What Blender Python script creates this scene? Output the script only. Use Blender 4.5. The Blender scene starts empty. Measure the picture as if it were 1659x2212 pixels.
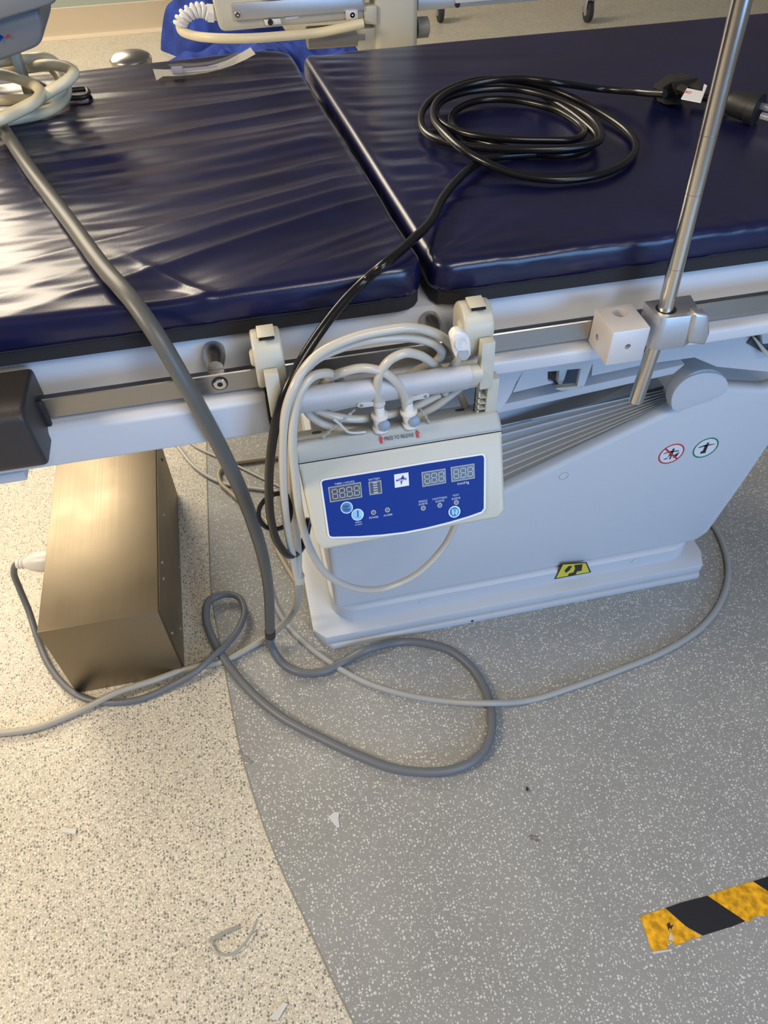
import bpy, bmesh, math, random
import numpy as np
from mathutils import Vector, noise
random.seed(4)
sc = bpy.context.scene
COL = sc.collection

# ------------------------------------------------------------------ camera
FPX = 1600.0; CX, CY = 829.5, 1106.0; CAMH = 1.36
_d = np.array([40.0, 1444.0, FPX]); _d /= np.linalg.norm(_d)
_x = np.array([13000 - CX, -1000 - CY, FPX]); _x -= _d * (_x @ _d); _x /= np.linalg.norm(_x)
_y = np.cross(-_d, _x)
R = np.array([_x, _y, -_d])
cam_d = bpy.data.cameras.new('camera'); cam = bpy.data.objects.new('camera', cam_d); COL.objects.link(cam)
cam_d.sensor_fit = 'VERTICAL'; cam_d.sensor_height = 36.0; cam_d.sensor_width = 27.0
cam_d.lens = FPX / 2212.0 * 36.0; cam_d.clip_start = 0.02
from mathutils import Matrix
rx = R @ np.array([1, 0, 0.]); ry = R @ np.array([0, -1., 0]); rz = R @ np.array([0, 0, -1.])
cam.matrix_world = Matrix(((rx[0], ry[0], rz[0], 0), (rx[1], ry[1], rz[1], 0), (rx[2], ry[2], rz[2], CAMH), (0, 0, 0, 1)))
sc.camera = cam

# ------------------------------------------------------------------ light
sc.view_settings.view_transform = 'Standard'; sc.view_settings.look = 'None'
sc.view_settings.gamma = 1.0; sc.view_settings.use_curve_mapping = False
sc.view_settings.exposure = 0.0
w = bpy.data.worlds.new('world'); sc.world = w; w.use_nodes = True
w.node_tree.nodes['Background'].inputs[0].default_value = (0.62, 0.58, 0.55, 1)
w.node_tree.nodes['Background'].inputs[1].default_value = 0.25

def area(name, loc, target, sx, sy, power, col):
    l = bpy.data.lights.new(name, 'AREA'); l.shape = 'RECTANGLE'; l.size = sx; l.size_y = sy
    l.energy = power; l.color = col
    o = bpy.data.objects.new(name, l); COL.objects.link(o); o.location = loc
    d = Vector(target) - Vector(loc); o.rotation_euler = d.to_track_quat('-Z', 'Y').to_euler()
    return o
area('warm_ceiling_lamp', (-1.95, 4.15, 2.75), (-.7, 2.3, .4), 2.5, 1.7, 170, (1.0, .86, .66))
area('warm_side_lamp', (-2.3, .45, 2.4), (-.9, .7, 0), .8, .8, 72, (1.0, .82, .60))
area('window_daylight', (1.5, -2.3, 1.25), (.5, .9, .5), 1.7, 1.4, 68, (.27, .54, 1.0))
area('ceiling_lamp', (.6, -.75, 2.5), (.4, .0, 0), 1.0, .7, 24, (1.0, .93, .84))

# ------------------------------------------------------------------ helpers
def _ray(px, py): return R @ np.array([px - CX, py - CY, FPX])
CAMP = np.array([0, 0, CAMH])
def onz(px, py, z): r = _ray(px, py); return Vector(CAMP + r * ((z - CAMH) / r[2]))
def ony(px, py, y): r = _ray(px, py); return Vector(CAMP + r * (y / r[1]))
def at(p):
    return ony(p[0], p[1], p[3]) if p[2] == 'y' else onz(p[0], p[1], p[3])

def link(name, bm, m, parent=None, smooth=None, angle=35):
    me = bpy.data.meshes.new(name)
    if bm.faces:
        bmesh.ops.recalc_face_normals(bm, faces=bm.faces)
    bm.to_mesh(me); bm.free()
    if m: me.materials.append(m)
    co = [v.co.copy() for v in me.vertices]
    if parent is None:
        lo = Vector((min(c.x for c in co), min(c.y for c in co), min(c.z for c in co)))
        hi = Vector((max(c.x for c in co), max(c.y for c in co), max(c.z for c in co)))
        org = Vector(((lo.x + hi.x) / 2, (lo.y + hi.y) / 2, lo.z))
    else:
        org = Vector((0, 0, 0)); q = parent
        while q: org += q.location; q = q.parent
    me.transform(Matrix.Translation(-org))
    for p in me.polygons: p.use_smooth = True
    me.set_sharp_from_angle(angle=math.radians(angle if not smooth else 180))
    o = bpy.data.objects.new(name, me); COL.objects.link(o)
    if parent is None: o.location = org
    else: o.parent = parent
    return o
def tag(o, label, cat, group=None):
    o['label'] = label; o['category'] = cat
    if group: o['group'] = group
    return o
def root(name, loc, label, cat, group=None):
    o = bpy.data.objects.new(name, None); COL.objects.link(o); o.location = loc; o.empty_display_size = .02
    return tag(o, label, cat, group)

def BM(): return bmesh.new()
def prism(bm, pts, vec, bev=0, seg=2):
    b = bmesh.new()
    a = [b.verts.new(p) for p in pts]; c = [b.verts.new(Vector(p) + Vector(vec)) for p in pts]
    n = len(pts)
    b.faces.new(a); b.faces.new(c[::-1])
    for i in range(n): b.faces.new((a[i], c[i], c[(i + 1) % n], a[(i + 1) % n]))
    bmesh.ops.recalc_face_normals(b, faces=b.faces)
    if bev: bmesh.ops.bevel(b, geom=b.edges[:], offset=bev, segments=seg, profile=.5, affect='EDGES', clamp_overlap=True)
    me = bpy.data.meshes.new('t'); b.to_mesh(me); b.free(); bm.from_mesh(me); bpy.data.meshes.remove(me)
def box(bm, x0, x1, y0, y1, z0, z1, bev=0, seg=2):
    prism(bm, [(x0, y0, z0), (x1, y0, z0), (x1, y0, z1), (x0, y0, z1)], (0, y1 - y0, 0), bev, seg)
def smooth_path(P, n=8):
    P = [Vector(p) for p in P]
    if len(P) < 3: return [(p) for p in P]
    Q = [P[0] * 2 - P[1]] + P + [P[-1] * 2 - P[-2]]
    out = []
    for i in range(1, len(Q) - 2):
        p0, p1, p2, p3 = Q[i - 1:i + 3]
        t0 = 0; t1 = max((p1 - p0).length, 1e-6) ** .5; t2 = t1 + max((p2 - p1).length, 1e-6) ** .5; t3 = t2 + max((p3 - p2).length, 1e-6) ** .5
        for k in range(n):
            t = t1 + (t2 - t1) * k / n
            A1 = p0 * ((t1 - t) / (t1 - t0)) + p1 * ((t - t0) / (t1 - t0))
            A2 = p1 * ((t2 - t) / (t2 - t1)) + p2 * ((t - t1) / (t2 - t1))
            A3 = p2 * ((t3 - t) / (t3 - t2)) + p3 * ((t - t2) / (t3 - t2))
            B1 = A1 * ((t2 - t) / (t2 - t0)) + A2 * ((t - t0) / (t2 - t0))
            B2 = A2 * ((t3 - t) / (t3 - t1)) + A3 * ((t - t1) / (t3 - t1))
            out.append(B1 * ((t2 - t) / (t2 - t1)) + B2 * ((t - t1) / (t2 - t1)))
    out.append(P[-1]); return out
def tube(bm, P, r, seg=14, n=8, smooth=True):
    pts = smooth_path(P, n) if smooth else [Vector(p) for p in P]
    m = len(pts)
    if isinstance(r, (int, float)): rr = [r] * m
    else:
        k = len(r) - 1; rr = [np.interp(i / (m - 1) * k, range(k + 1), r) for i in range(m)]
    t = (pts[1] - pts[0]).normalized()
    nrm = t.orthogonal().normalized(); rings = []
    for i, p in enumerate(pts):
        tt = (pts[min(i + 1, m - 1)] - pts[max(i - 1, 0)])
        tt = tt.normalized() if tt.length > 1e-9 else t
        nrm = (nrm - tt * nrm.dot(tt)).normalized(); b = tt.cross(nrm)
        rings.append([bm.verts.new(p + (nrm * math.cos(a) + b * math.sin(a)) * rr[i]) for a in [2 * math.pi * j / seg for j in range(seg)]])
    for a, b in zip(rings, rings[1:]):
        for j in range(seg): bm.faces.new((a[j], a[(j + 1) % seg], b[(j + 1) % seg], b[j]))
    bm.faces.new(rings[0][::-1]); bm.faces.new(rings[-1])
def cyl(bm, p0, p1, r0, r1=None, seg=24):
    tube(bm, [p0, p1], [r0, r0 if r1 is None else r1], seg, smooth=False)
def lathe(bm, c, axis, prof, seg=28):
    """prof: list of (distance along axis, radius)"""
    axis = Vector(axis).normalized(); c = Vector(c); a = axis.orthogonal().normalized(); b = axis.cross(a)
    rings = []
    for d, r in prof:
        if r < 1e-6: rings.append([bm.verts.new(c + axis * d)])
        else: rings.append([bm.verts.new(c + axis * d + (a * math.cos(t) + b * math.sin(t)) * r) for t in [2 * math.pi * j / seg for j in range(seg)]])
    for p, q in zip(rings, rings[1:]):
        for j in range(seg):
            k = (j + 1) % seg
            if len(p) == 1 and len(q) > 1: bm.faces.new((p[0], q[k], q[j]))
            elif len(q) == 1 and len(p) > 1: bm.faces.new((p[j], p[k], q[0]))
            elif len(p) > 1: bm.faces.new((p[j], p[k], q[k], q[j]))
    if len(rings[0]) > 1: bm.faces.new(rings[0])
    if len(rings[-1]) > 1: bm.faces.new(rings[-1])

class Plane:
    """a flat face in the place: origin, unit normal towards the room"""
    def __init__(s, o, n): s.o = Vector(o); s.n = Vector(n).normalized()
    def P(s, px, py, lift=0):
        r = Vector(_ray(px, py)); c = Vector(CAMP); t = (s.o - c).dot(s.n) / r.dot(s.n)
        return c + r * t + s.n * lift
    def poly(s, bm, pts, lift=0, th=.0006, bev=0):
        prism(bm, [s.P(x, y, lift) for x, y in pts], s.n * th, bev)
    def frame(s):
        u = Vector((1, 0, 0)); u = (u - s.n * u.dot(s.n)).normalized(); v = s.n.cross(u); return u, v
    def disc(s, bm, px, py, r, lift=0, th=.0006, dome=0, seg=28, inner=0):
        c = s.P(px, py, lift)
        if inner: lathe_ring(bm, c, s.n, inner, r, th, seg)
        else: lathe(bm, c, s.n, [(0, r), (th, r), (th + dome, r * .6), (th + dome * 1.15, 0)], seg)
def lathe_ring(bm, c, n, r0, r1, th, seg=40):
    c = Vector(c); n = Vector(n).normalized(); a = n.orthogonal().normalized(); b = n.cross(a); rs = []
    for d, r in ((0, r0), (th, r0), (th, r1), (0, r1)):
        rs.append([bm.verts.new(c + n * d + (a * math.cos(t) + b * math.sin(t)) * r) for t in [2 * math.pi * j / seg for j in range(seg)]])
    for i in range(4):
        p, q = rs[i], rs[(i + 1) % 4]
        for j in range(seg): bm.faces.new((p[j], p[(j + 1) % seg], q[(j + 1) % seg], q[j]))
def text_mesh(s, shear=0, bold=0):
    cu = bpy.data.curves.new('t', 'FONT'); cu.body = s; cu.size = 1; cu.shear = shear; cu.offset = bold; cu.extrude = 0; cu.resolution_u = 3
    o = bpy.data.objects.new('t', cu); COL.objects.link(o)
    dg = bpy.context.evaluated_depsgraph_get(); dg.update()
    me = bpy.data.meshes.new_from_object(o.evaluated_get(dg)); bpy.data.objects.remove(o); bpy.data.curves.remove(cu)
    return me
def write(bm, pl, s, a, b, h, lift=.0008, flip=False, shear=0, bold=0.0):
    """text on a plane from photo point a to b (ends of the base line), capital height h photo pixels"""
    me = text_mesh(s, shear, bold)
    if not me.vertices: return
    xs = [v.co.x for v in me.vertices]; x0, x1 = min(xs), max(xs)
    A = pl.P(*a, lift); B = pl.P(*b, lift); U = (B - A)
    u, v = pl.frame()
    T = pl.P(a[0], a[1] - h, lift) - A
    V = (T - U.normalized() * T.dot(U.normalized())) / .70
    n0 = len(bm.verts)
    vs = [bm.verts.new(A + U * ((q.co.x - x0) / (x1 - x0)) + V * q.co.y) for q in me.vertices]
    for p in me.polygons:
        try: bm.faces.new([vs[i] for i in p.vertices])
        except ValueError: pass
    bpy.data.meshes.remove(me)

# ------------------------------------------------------------------ materials
def mat(name, col, rough=.5, metal=0, bump=0, bscale=200, spec=.5, coat=0, trans=0, alpha=1, emit=0, var=0, vscale=20):
    m = bpy.data.materials.new(name); m.use_nodes = True; nt = m.node_tree; b = nt.nodes['Principled BSDF']
    b.inputs['Base Color'].default_value = (*col, 1); b.inputs['Roughness'].default_value = rough
    b.inputs['Metallic'].default_value = metal; b.inputs['Specular IOR Level'].default_value = spec
    b.inputs['Coat Weight'].default_value = coat; b.inputs['Transmission Weight'].default_value = trans; b.inputs['Alpha'].default_value = alpha
    tc = nt.nodes.new('ShaderNodeTexCoord')
    if bump:
        n = nt.nodes.new('ShaderNodeTexNoise'); n.inputs['Scale'].default_value = bscale; n.inputs['Detail'].default_value = 3
        k = nt.nodes.new('ShaderNodeBump'); k.inputs['Strength'].default_value = bump; k.inputs['Distance'].default_value = .001
        nt.links.new(tc.outputs['Object'], n.inputs['Vector']); nt.links.new(n.outputs['Fac'], k.inputs['Height']); nt.links.new(k.outputs['Normal'], b.inputs['Normal'])
    if var:
        n = nt.nodes.new('ShaderNodeTexNoise'); n.inputs['Scale'].default_value = vscale; n.inputs['Detail'].default_value = 5
        r = nt.nodes.new('ShaderNodeValToRGB'); r.color_ramp.elements[0].color = (*[c * (1 - var) for c in col], 1); r.color_ramp.elements[1].color = (*[min(1, c * (1 + var)) for c in col], 1)
        r.color_ramp.elements[0].position = .35; r.color_ramp.elements[1].position = .65
        nt.links.new(tc.outputs['Object'], n.inputs['Vector']); nt.links.new(n.outputs['Fac'], r.inputs['Fac']); nt.links.new(r.outputs['Color'], b.inputs['Base Color'])
    return m
def brushed(name, col, rough, axis=0, amt=.12, scale=40):
    m = mat(name, col, rough, 1.0); nt = m.node_tree; b = nt.nodes['Principled BSDF']
    tc = [n for n in nt.nodes if n.type == 'TEX_COORD'][0]
    mp = nt.nodes.new('ShaderNodeMapping'); s = [scale * 25] * 3; s[axis] = scale / 8; mp.inputs['Scale'].default_value = s
    n = nt.nodes.new('ShaderNodeTexNoise'); n.inputs['Scale'].default_value = 1; n.inputs['Detail'].default_value = 4
    n2 = nt.nodes.new('ShaderNodeTexNoise'); n2.inputs['Scale'].default_value = 9; n2.inputs['Detail'].default_value = 5
    mr = nt.nodes.new('ShaderNodeMapRange'); mr.inputs['To Min'].default_value = rough - amt; mr.inputs['To Max'].default_value = rough + amt
    ad = nt.nodes.new('ShaderNodeMath'); ad.operation = 'ADD'; ad.use_clamp = True
    ml = nt.nodes.new('ShaderNodeMath'); ml.operation = 'MULTIPLY_ADD'; ml.inputs[1].default_value = .25; ml.inputs[2].default_value = -.12
    nt.links.new(tc.outputs['Object'], mp.inputs['Vector']); nt.links.new(mp.outputs[0], n.inputs['Vector']); nt.links.new(n.outputs['Fac'], mr.inputs['Value'])
    nt.links.new(tc.outputs['Object'], n2.inputs['Vector']); nt.links.new(n2.outputs['Fac'], ml.inputs[0])
    nt.links.new(mr.outputs[0], ad.inputs[0]); nt.links.new(ml.outputs[0], ad.inputs[1]); nt.links.new(ad.outputs[0], b.inputs['Roughness'])
    k = nt.nodes.new('ShaderNodeBump'); k.inputs['Strength'].default_value = .12; k.inputs['Distance'].default_value = .0004
    nt.links.new(n.outputs['Fac'], k.inputs['Height']); nt.links.new(k.outputs['Normal'], b.inputs['Normal'])
    return m
def speckle(name, base, layers, rough):
    """layers: (scale, keep, radius, colour)"""
    m = mat(name, base, rough); nt = m.node_tree; b = nt.nodes['Principled BSDF']
    tc = [n for n in nt.nodes if n.type == 'TEX_COORD'][0]
    n = nt.nodes.new('ShaderNodeTexNoise'); n.inputs['Scale'].default_value = 7; n.inputs['Detail'].default_value = 4
    nt.links.new(tc.outputs['Object'], n.inputs['Vector'])
    r = nt.nodes.new('ShaderNodeValToRGB'); r.color_ramp.elements[0].position = .3; r.color_ramp.elements[1].position = .7
    r.color_ramp.elements[0].color = (*[c * .93 for c in base], 1); r.color_ramp.elements[1].color = (*[c * 1.05 for c in base], 1)
    nt.links.new(n.outputs['Fac'], r.inputs['Fac']); cur = r.outputs['Color']
    for i, (scale, keep, rad, col) in enumerate(layers):
        mp = nt.nodes.new('ShaderNodeMapping'); mp.inputs['Location'].default_value = (i * 3.7, i * 1.3, 0)
        nt.links.new(tc.outputs['Object'], mp.inputs['Vector'])
        nz = nt.nodes.new('ShaderNodeTexNoise'); nz.inputs['Scale'].default_value = scale * .9
        vm = nt.nodes.new('ShaderNodeVectorMath'); vm.operation = 'MULTIPLY_ADD'; vm.inputs[1].default_value = (.8 / scale,) * 3
        nt.links.new(mp.outputs[0], nz.inputs['Vector']); nt.links.new(nz.outputs['Color'], vm.inputs[0]); nt.links.new(mp.outputs[0], vm.inputs[2])
        v = nt.nodes.new('ShaderNodeTexVoronoi'); v.voronoi_dimensions = '2D'; v.inputs['Scale'].default_value = scale
        nt.links.new(vm.outputs[0], v.inputs['Vector'])
        sp = nt.nodes.new('ShaderNodeSeparateColor'); nt.links.new(v.outputs['Color'], sp.inputs[0])
        lt = nt.nodes.new('ShaderNodeMath'); lt.operation = 'LESS_THAN'; lt.inputs[1].default_value = keep; nt.links.new(sp.outputs[0], lt.inputs[0])
        rd = nt.nodes.new('ShaderNodeMath'); rd.operation = 'MULTIPLY_ADD'; rd.inputs[1].default_value = rad; rd.inputs[2].default_value = rad * .45; nt.links.new(sp.outputs[1], rd.inputs[0])
        ds = nt.nodes.new('ShaderNodeMath'); ds.operation = 'LESS_THAN'; nt.links.new(v.outputs['Distance'], ds.inputs[0]); nt.links.new(rd.outputs[0], ds.inputs[1])
        ml = nt.nodes.new('ShaderNodeMath'); ml.operation = 'MULTIPLY'; nt.links.new(lt.outputs[0], ml.inputs[0]); nt.links.new(ds.outputs[0], ml.inputs[1])
        mx = nt.nodes.new('ShaderNodeMix'); mx.data_type = 'RGBA'; nt.links.new(ml.outputs[0], mx.inputs[0]); nt.links.new(cur, mx.inputs[6]); mx.inputs[7].default_value = (*col, 1)
        cur = mx.outputs[2]
    nt.links.new(cur, b.inputs['Base Color'])
    return m

M = {}
M['cream_floor'] = speckle('cream_terrazzo', (.56, .51, .41), [(240, .75, .34, (.74, .70, .59)), (190, .33, .30, (.20, .19, .165)), (300, .3, .33, (.30, .28, .23))], .42)
M['grey_floor'] = speckle('grey_vinyl_chips', (.29, .29, .275), [(300, .35, .3, (.32, .325, .31)), (175, .40, .24, (.62, .62, .59)), (330, .22, .3, (.56, .56, .53))], .40)
M['teal'] = mat('teal_wall_paint', (.42, .49, .45), .6)
M['beige_wall'] = mat('beige_sheet_skirting', (.66, .56, .42), .5, bump=.1)
M['back_floor'] = M['cream_floor']
M['vinyl'] = mat('navy_vinyl', (.006, .0075, .042), .27, bump=.08, bscale=420, spec=.55, var=.25, vscale=8)
M['vinyl_band'] = mat('black_grip_fabric', (.018, .017, .020), .75, bump=.5, bscale=900)
M['white_paint'] = mat('white_lacquer', (.60, .62, .66), .38, bump=.15, bscale=700)
M['cover'] = mat('pale_grey_cover', (.58, .61, .65), .42, bump=.2, bscale=900)
M['cover_shade_tone'] = mat('painted_shade_cover', (.46, .49, .52), .45)  # darker copy of the cover; shade on the ledges put into colour
M['steel'] = brushed('brushed_steel', (.42, .40, .37), .34, 0)
M['steel_box'] = brushed('brushed_steel_housing', (.27, .225, .16), .44, 1, .06, 16)
M['polish'] = mat('polished_steel', (.66, .65, .63), .14, 1)
M['satin'] = mat('satin_steel', (.42, .41, .39), .30, 1)
M['pole'] = brushed('steel_pole', (.62, .60, .56), .20, 2, .05)
M['alu'] = mat('satin_aluminium', (.64, .64, .65), .36, .85, bump=.2, bscale=2500)
M['alu_white'] = mat('anodised_block', (.72, .69, .68), .45, .35, bump=.2, bscale=2500)
M['silver'] = mat('silver_paint', (.70, .71, .74), .38, .30, bump=.6, bscale=2800)
M['beige'] = mat('beige_plastic', (.56, .54, .45), .38, bump=.2, bscale=900)
M['beige_dark'] = mat('beige_grey_lid', (.43, .44, .41), .38, bump=.2, bscale=1400)
M['hose'] = mat('beige_hose', (.55, .52, .45), .22)
M['cream_cable'] = mat('cream_cable', (.82, .73, .50), .38)
M['black_cable'] = mat('black_cable', (.006, .006, .007), .26, bump=.1, bscale=300)
M['grey_cable'] = mat('grey_cable', (.115, .115, .105), .42)
M['slate_cable'] = mat('slate_grey_cable', (.14, .15, .165), .42)
M['light_cable'] = mat('light_grey_cable', (.36, .36, .35), .35, bump=.5, bscale=900)
M['white_cable'] = mat('white_cable', (.58, .58, .55), .4)
M['dark_plastic'] = mat('dark_brown_plastic', (.036, .031, .031), .42, bump=.3, bscale=1200)
M['black'] = mat('black_plastic', (.012, .012, .013), .5)
M['velcro'] = mat('black_strap', (.008, .008, .009), .9, bump=.8, bscale=1500)
M['white_plastic'] = mat('white_plastic', (.78, .77, .74), .35)
M['clear'] = mat('clear_plastic', (.85, .85, .85), .15, trans=.75, alpha=.6)
M['frost'] = mat('frosted_plastic', (.80, .79, .76), .3, trans=.3)
M['paper'] = mat('white_paper', (.92, .88, .78), .6)
M['blue_panel'] = mat('blue_print', (.008, .034, .24), .5, spec=.15)
M['label_white'] = mat('white_print', (.74, .75, .78), .4)
M['print_grey'] = mat('pale_print', (.50, .54, .68), .5)
M['screen'] = mat('dark_display', (.055, .065, .085), .3)
M['segment'] = mat('unlit_segments', (.30, .31, .33), .4)
M['dark_line'] = mat('dark_gap', (.015, .015, .018), .8)
M['red'] = mat('red_print', (.55, .03, .03), .5)
M['green'] = mat('green_print', (.005, .20, .10), .5)
M['ink'] = mat('black_ink', (.02, .02, .025), .5)
M['yellow_print'] = mat('yellow_print', (.72, .62, .04), .45)
M['button'] = mat('blue_button', (.06, .20, .42), .25)
M['button_light'] = mat('light_blue_button', (.25, .52, .78), .25)
M['latch'] = mat('grey_latch', (.22, .27, .33), .35)
M['scrub'] = mat('blue_cloth', (.014, .045, .30), .8, bump=.5, bscale=400, var=.3, vscale=12)
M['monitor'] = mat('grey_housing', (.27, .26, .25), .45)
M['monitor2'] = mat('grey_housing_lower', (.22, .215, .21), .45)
M['rubber'] = mat('rubber_tyre', (.03, .03, .035), .6)
M['tape_y'] = mat('yellow_reflective_tape', (.72, .36, .012), .35, var=.35, vscale=90)
M['tape_k'] = mat('black_tape', (.014, .015, .02), .42)
M['tape_edge'] = mat('torn_tape_edge', (.55, .55, .56), .6)

# ------------------------------------------------------------------ structure
def struct(name, bm, m):
    o = link(name, bm, m); o['kind'] = 'structure'; return o
bm = BM(); box(bm, -4, 5, -1.5, 5.4, -.05, 0); f = struct('floor', bm, M['cream_floor'])
seam = [(447, 940), (447, 997), (453, 1195), (458, 1288), (472, 1370), (489, 1461), (519, 1617), (560, 1755), (600, 1860), (665, 2000), (715, 2110), (765, 2212), (860, 2400)]
pts = smooth_path([onz(x, y, 0) for x, y in seam], 4)
bm = BM(); bnd = [(p.x, p.y, .0008) for p in pts]
bnd = [(bnd[0][0], 1.9, .0008)] + bnd + [(.1, -.5, .0008), (3.5, -.5, .0008), (3.5, 1.9, .0008)]
prism(bm, [(x, y, 0.0002) for x, y, z in bnd], (0, 0, .0010)); struct('floor', bm, M['grey_floor'])
# dark weld line along the seam
bm = BM(); tube(bm, [Vector((p.x, p.y, .0004)) for p in pts], .0017, 6, smooth=False); o = struct('trim_1', bm, mat('seam_weld', (.27, .26, .22), .6))
bm = BM(); box(bm, -4, 5, 5.4, 5.5, 0, 1.1); struct('wall_back', bm, M['teal'])
bm = BM(); box(bm, -4, 5, 5.4, 5.5, 1.1, 2.8); struct('wall_back', bm, mat('pad_reflection_wall_tone', (.34, .29, .25), .6))  # unseen upper wall; warm tone made up for its reflection in the pads
bm = BM()
prof = [(5.40, 0), (5.355, 0.0005), (5.37, .004), (5.384, .015), (5.39, .035), (5.39, .150), (5.40, .152)]
prism(bm, [(-4, y, z) for y, z in prof], (9, 0, 0)); struct('baseboard_back', bm, M['beige_wall'])

# ------------------------------------------------------------------ operating table
T = root('operating_table', (.45, 1.1, 0), 'operating table with pale lacquered frame, steel side rail, pleated column and wide base plate', 'operating table')
WP, CV = M['white_paint'], M['cover']
# left frame section : upper face, ledge, lower face
bm = BM(); prism(bm, [(-.75, .757, .862), (-.75, .757, .806), (-.75, .708, .806), (-.75, .700, .800), (-.75, .700, .752), (-.75, .706, .748), (-.75, 1.45, .748), (-.75, 1.45, .862)], (.753, 0, 0), .0025); link('left_frame', bm, WP, T)
bm = BM(); box(bm, -.40, -.296, .70, .74, .735, .75, .003); link('frame_bracket', bm, WP, T)
# right frame section
bm = BM(); prism(bm, [(.008, .757, .862), (.008, .757, .806), (.008, .704, .806), (.008, .700, .803), (.008, .700, .787), (.008, .704, .785), (.008, 1.45, .785), (.008, 1.45, .862)], (1.3, 0, 0), .0025); link('right_frame', bm, WP, T)
bm = BM(); box(bm, .03, 1.2, .712, .79, .7795, .785); link('frame_gap', bm, M['dark_line'], T)
# dark hinge end between the sections
bm = BM(); prism(bm, [ony(572, 850, .699), ony(583, 850, .699), ony(598, 935, .699), ony(590, 945, .699), ony(580, 905, .699)], (0, .02, 0)); link('hinge_cover', bm, M['black'], T)
bm = BM(); box(bm, -.72, 1.25, .712, .722, .8125, .8395, .0012, 1); rail = link('side_rail', bm, M['steel'], T)
for bx_ in (-.052, .21, .93):
    bm = BM(); lathe(bm, (bx_, .757, .842), (0, -1, 0), [(0, .013), (.014, .013), (.02, .012), (.035, .009), (.036, 0)]); link('rail_spacer', bm, M['steel'], T)
c = ony(475, 828, .712)
bm = BM(); lathe(bm, c, (0, -1, 0), [(-.004, .0075), (.0018, .0075), (.0025, .0065), (.0025, .0032), (-.001, .0028), (-.001, 0)], 20); b_ = link('rail_bolt', bm, M['polish'], T)
bm = BM(); lathe_ring(bm, c + Vector((0, -.0002, 0)), (0, -1, 0), .0076, .0092, .0006, 24); link('bolt_recess', bm, M['dark_line'], b_)
bm = BM(); lathe(bm, c + Vector((0, -.0003, 0)), (0, -1, 0), [(0, .003), (.0008, .003)], 6); link('bolt_socket', bm, M['dark_line'], b_)
# inner column body
bm = BM(); prism(bm, [(.08, 1.03, .30), (.08, 1.03, .55), (.08, .93, .62), (.08, .93, .786), (.08, 1.25, .786), (.08, 1.25, .30)], (.66, 0, 0), .006); link('column', bm, CV, T)
# base plate
zb = .047
pl = [(.036, .847), (.012, .871), (.012, 1.36), (.90, 1.36), (.90, .885), (.884, .847)]
bm = BM(); prism(bm, [(x, y, .022) for x, y in pl], (0, 0, zb - .022), .003); link('base_plate', bm, CV, T)
bm = BM(); prism(bm, [(x * .995 + .003, y + .004, .017) for x, y in pl], (0, 0, .005)); link('base_seam', bm, M['dark_line'], T)
bm = BM(); prism(bm, [(x * .985 + .012, y - .004 if y < .9 else y, 0.0012) for x, y in pl], (0, 0, .0165), .002); bp = link('base_plate', bm, CV, T)
c = ony(1020, 1345, .842)
bm = BM(); lathe(bm, (c.x, .845, .010), (0, -1, 0), [(0, .003), (.003, .003)], 12); link('screw_hole', bm, M['dark_line'], bp)
def rrect(x0, x1, y0, y1, r, n=6):
    out = []
    for cx, cy, a0 in ((x0 + r, y0 + r, 180), (x1 - r, y0 + r, 270), (x1 - r, y1 - r, 0), (x0 + r, y1 - r, 90)):
        for k in range(n + 1):
            a = math.radians(a0 + 90 * k / n); out.append((cx + r * math.cos(a), cy + r * math.sin(a)))
    return out
def loft(bm, rings):
    rs = [[bm.verts.new(p) for p in r] for r in rings]
    for a, b in zip(rs, rs[1:]):
        n = len(a)
        for j in range(n): bm.faces.new((a[j], a[(j + 1) % n], b[(j + 1) % n], b[j]))
    bm.faces.new(rs[0][::-1]); bm.faces.new(rs[-1])
bm = BM()
def rr3(x0, x1, y0, y1, r, z): return [(x, y, z) for x, y in rrect(x0, x1, y0, y1, r)]
loft(bm, [rr3(.058, .872, .876, 1.30, .055, .047), rr3(.058, .872, .876, 1.30, .055, .082), rr3(.060, .874, .880, 1.30, .055, .087), rr3(.064, .876, .884, 1.30, .055, .089)])
skirt = link('base_skirt', bm, CV, T)
# base cover with sloping top: rings of constant height whose right end moves out, cut by slope through top shaping
p_tl = ony(1075, 1071, .88); p_tr = ony(1453, 890, .88); p_h = ony(1572, 838, .88); p_r = ony(1659, 842, .88)
r0, r1, r2, r3 = ony(1530, 1160, .88), ony(1608, 1050, .88), ony(1659, 975, .88), ony(1740, 860, .88)
sl = (p_tr.z - p_tl.z) / (p_tr.x - p_tl.x); zl = p_tl.z - sl * (p_tl.x - .064)
out = [(.064, .088), (.873, .088), (r0.x, r0.z + .01), (r1.x, r1.z), (r2.x, r2.z), (r3.x, r3.z), (r3.x + .03, r3.z + .06), (p_r.x, p_r.z), (p_h.x, p_h.z), (p_tr.x + .02, p_tr.z + .015), (p_tr.x, p_tr.z), (.25, p_tl.z - sl * (p_tl.x - .25)), (.064, p_tl.z - sl * (p_tl.x - .25))]
bm = BM(); prism(bm, [(x, .8825, z) for x, z in out], (0, .030, 0), .012, 4); cover = link('base_cover', bm, CV, T)
dz = .075
inn = [(.066, .089), (.872, .089), (r0.x, r0.z + .011), (r1.x - .001, r1.z), (r2.x - .001, r2.z), (r3.x, r3.z), (r3.x + .028, r3.z + .058), (p_r.x, p_r.z - .001), (p_h.x, p_h.z - .001), (p_tr.x + .03, p_tr.z + .01), (p_tr.x + .005, p_tr.z - .05), (.25, p_tl.z - sl * (p_tl.x - .25) - .07), (.066, p_tl.z - sl * (p_tl.x - .25) - .07)]
zc = p_tl.z - sl * (p_tl.x - .25)
bm = BM(); prism(bm, [(x, .905, z) for x, z in inn], (0, .38, 0), .004, 2); link('rear_cover', bm, CV, T)
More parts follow.
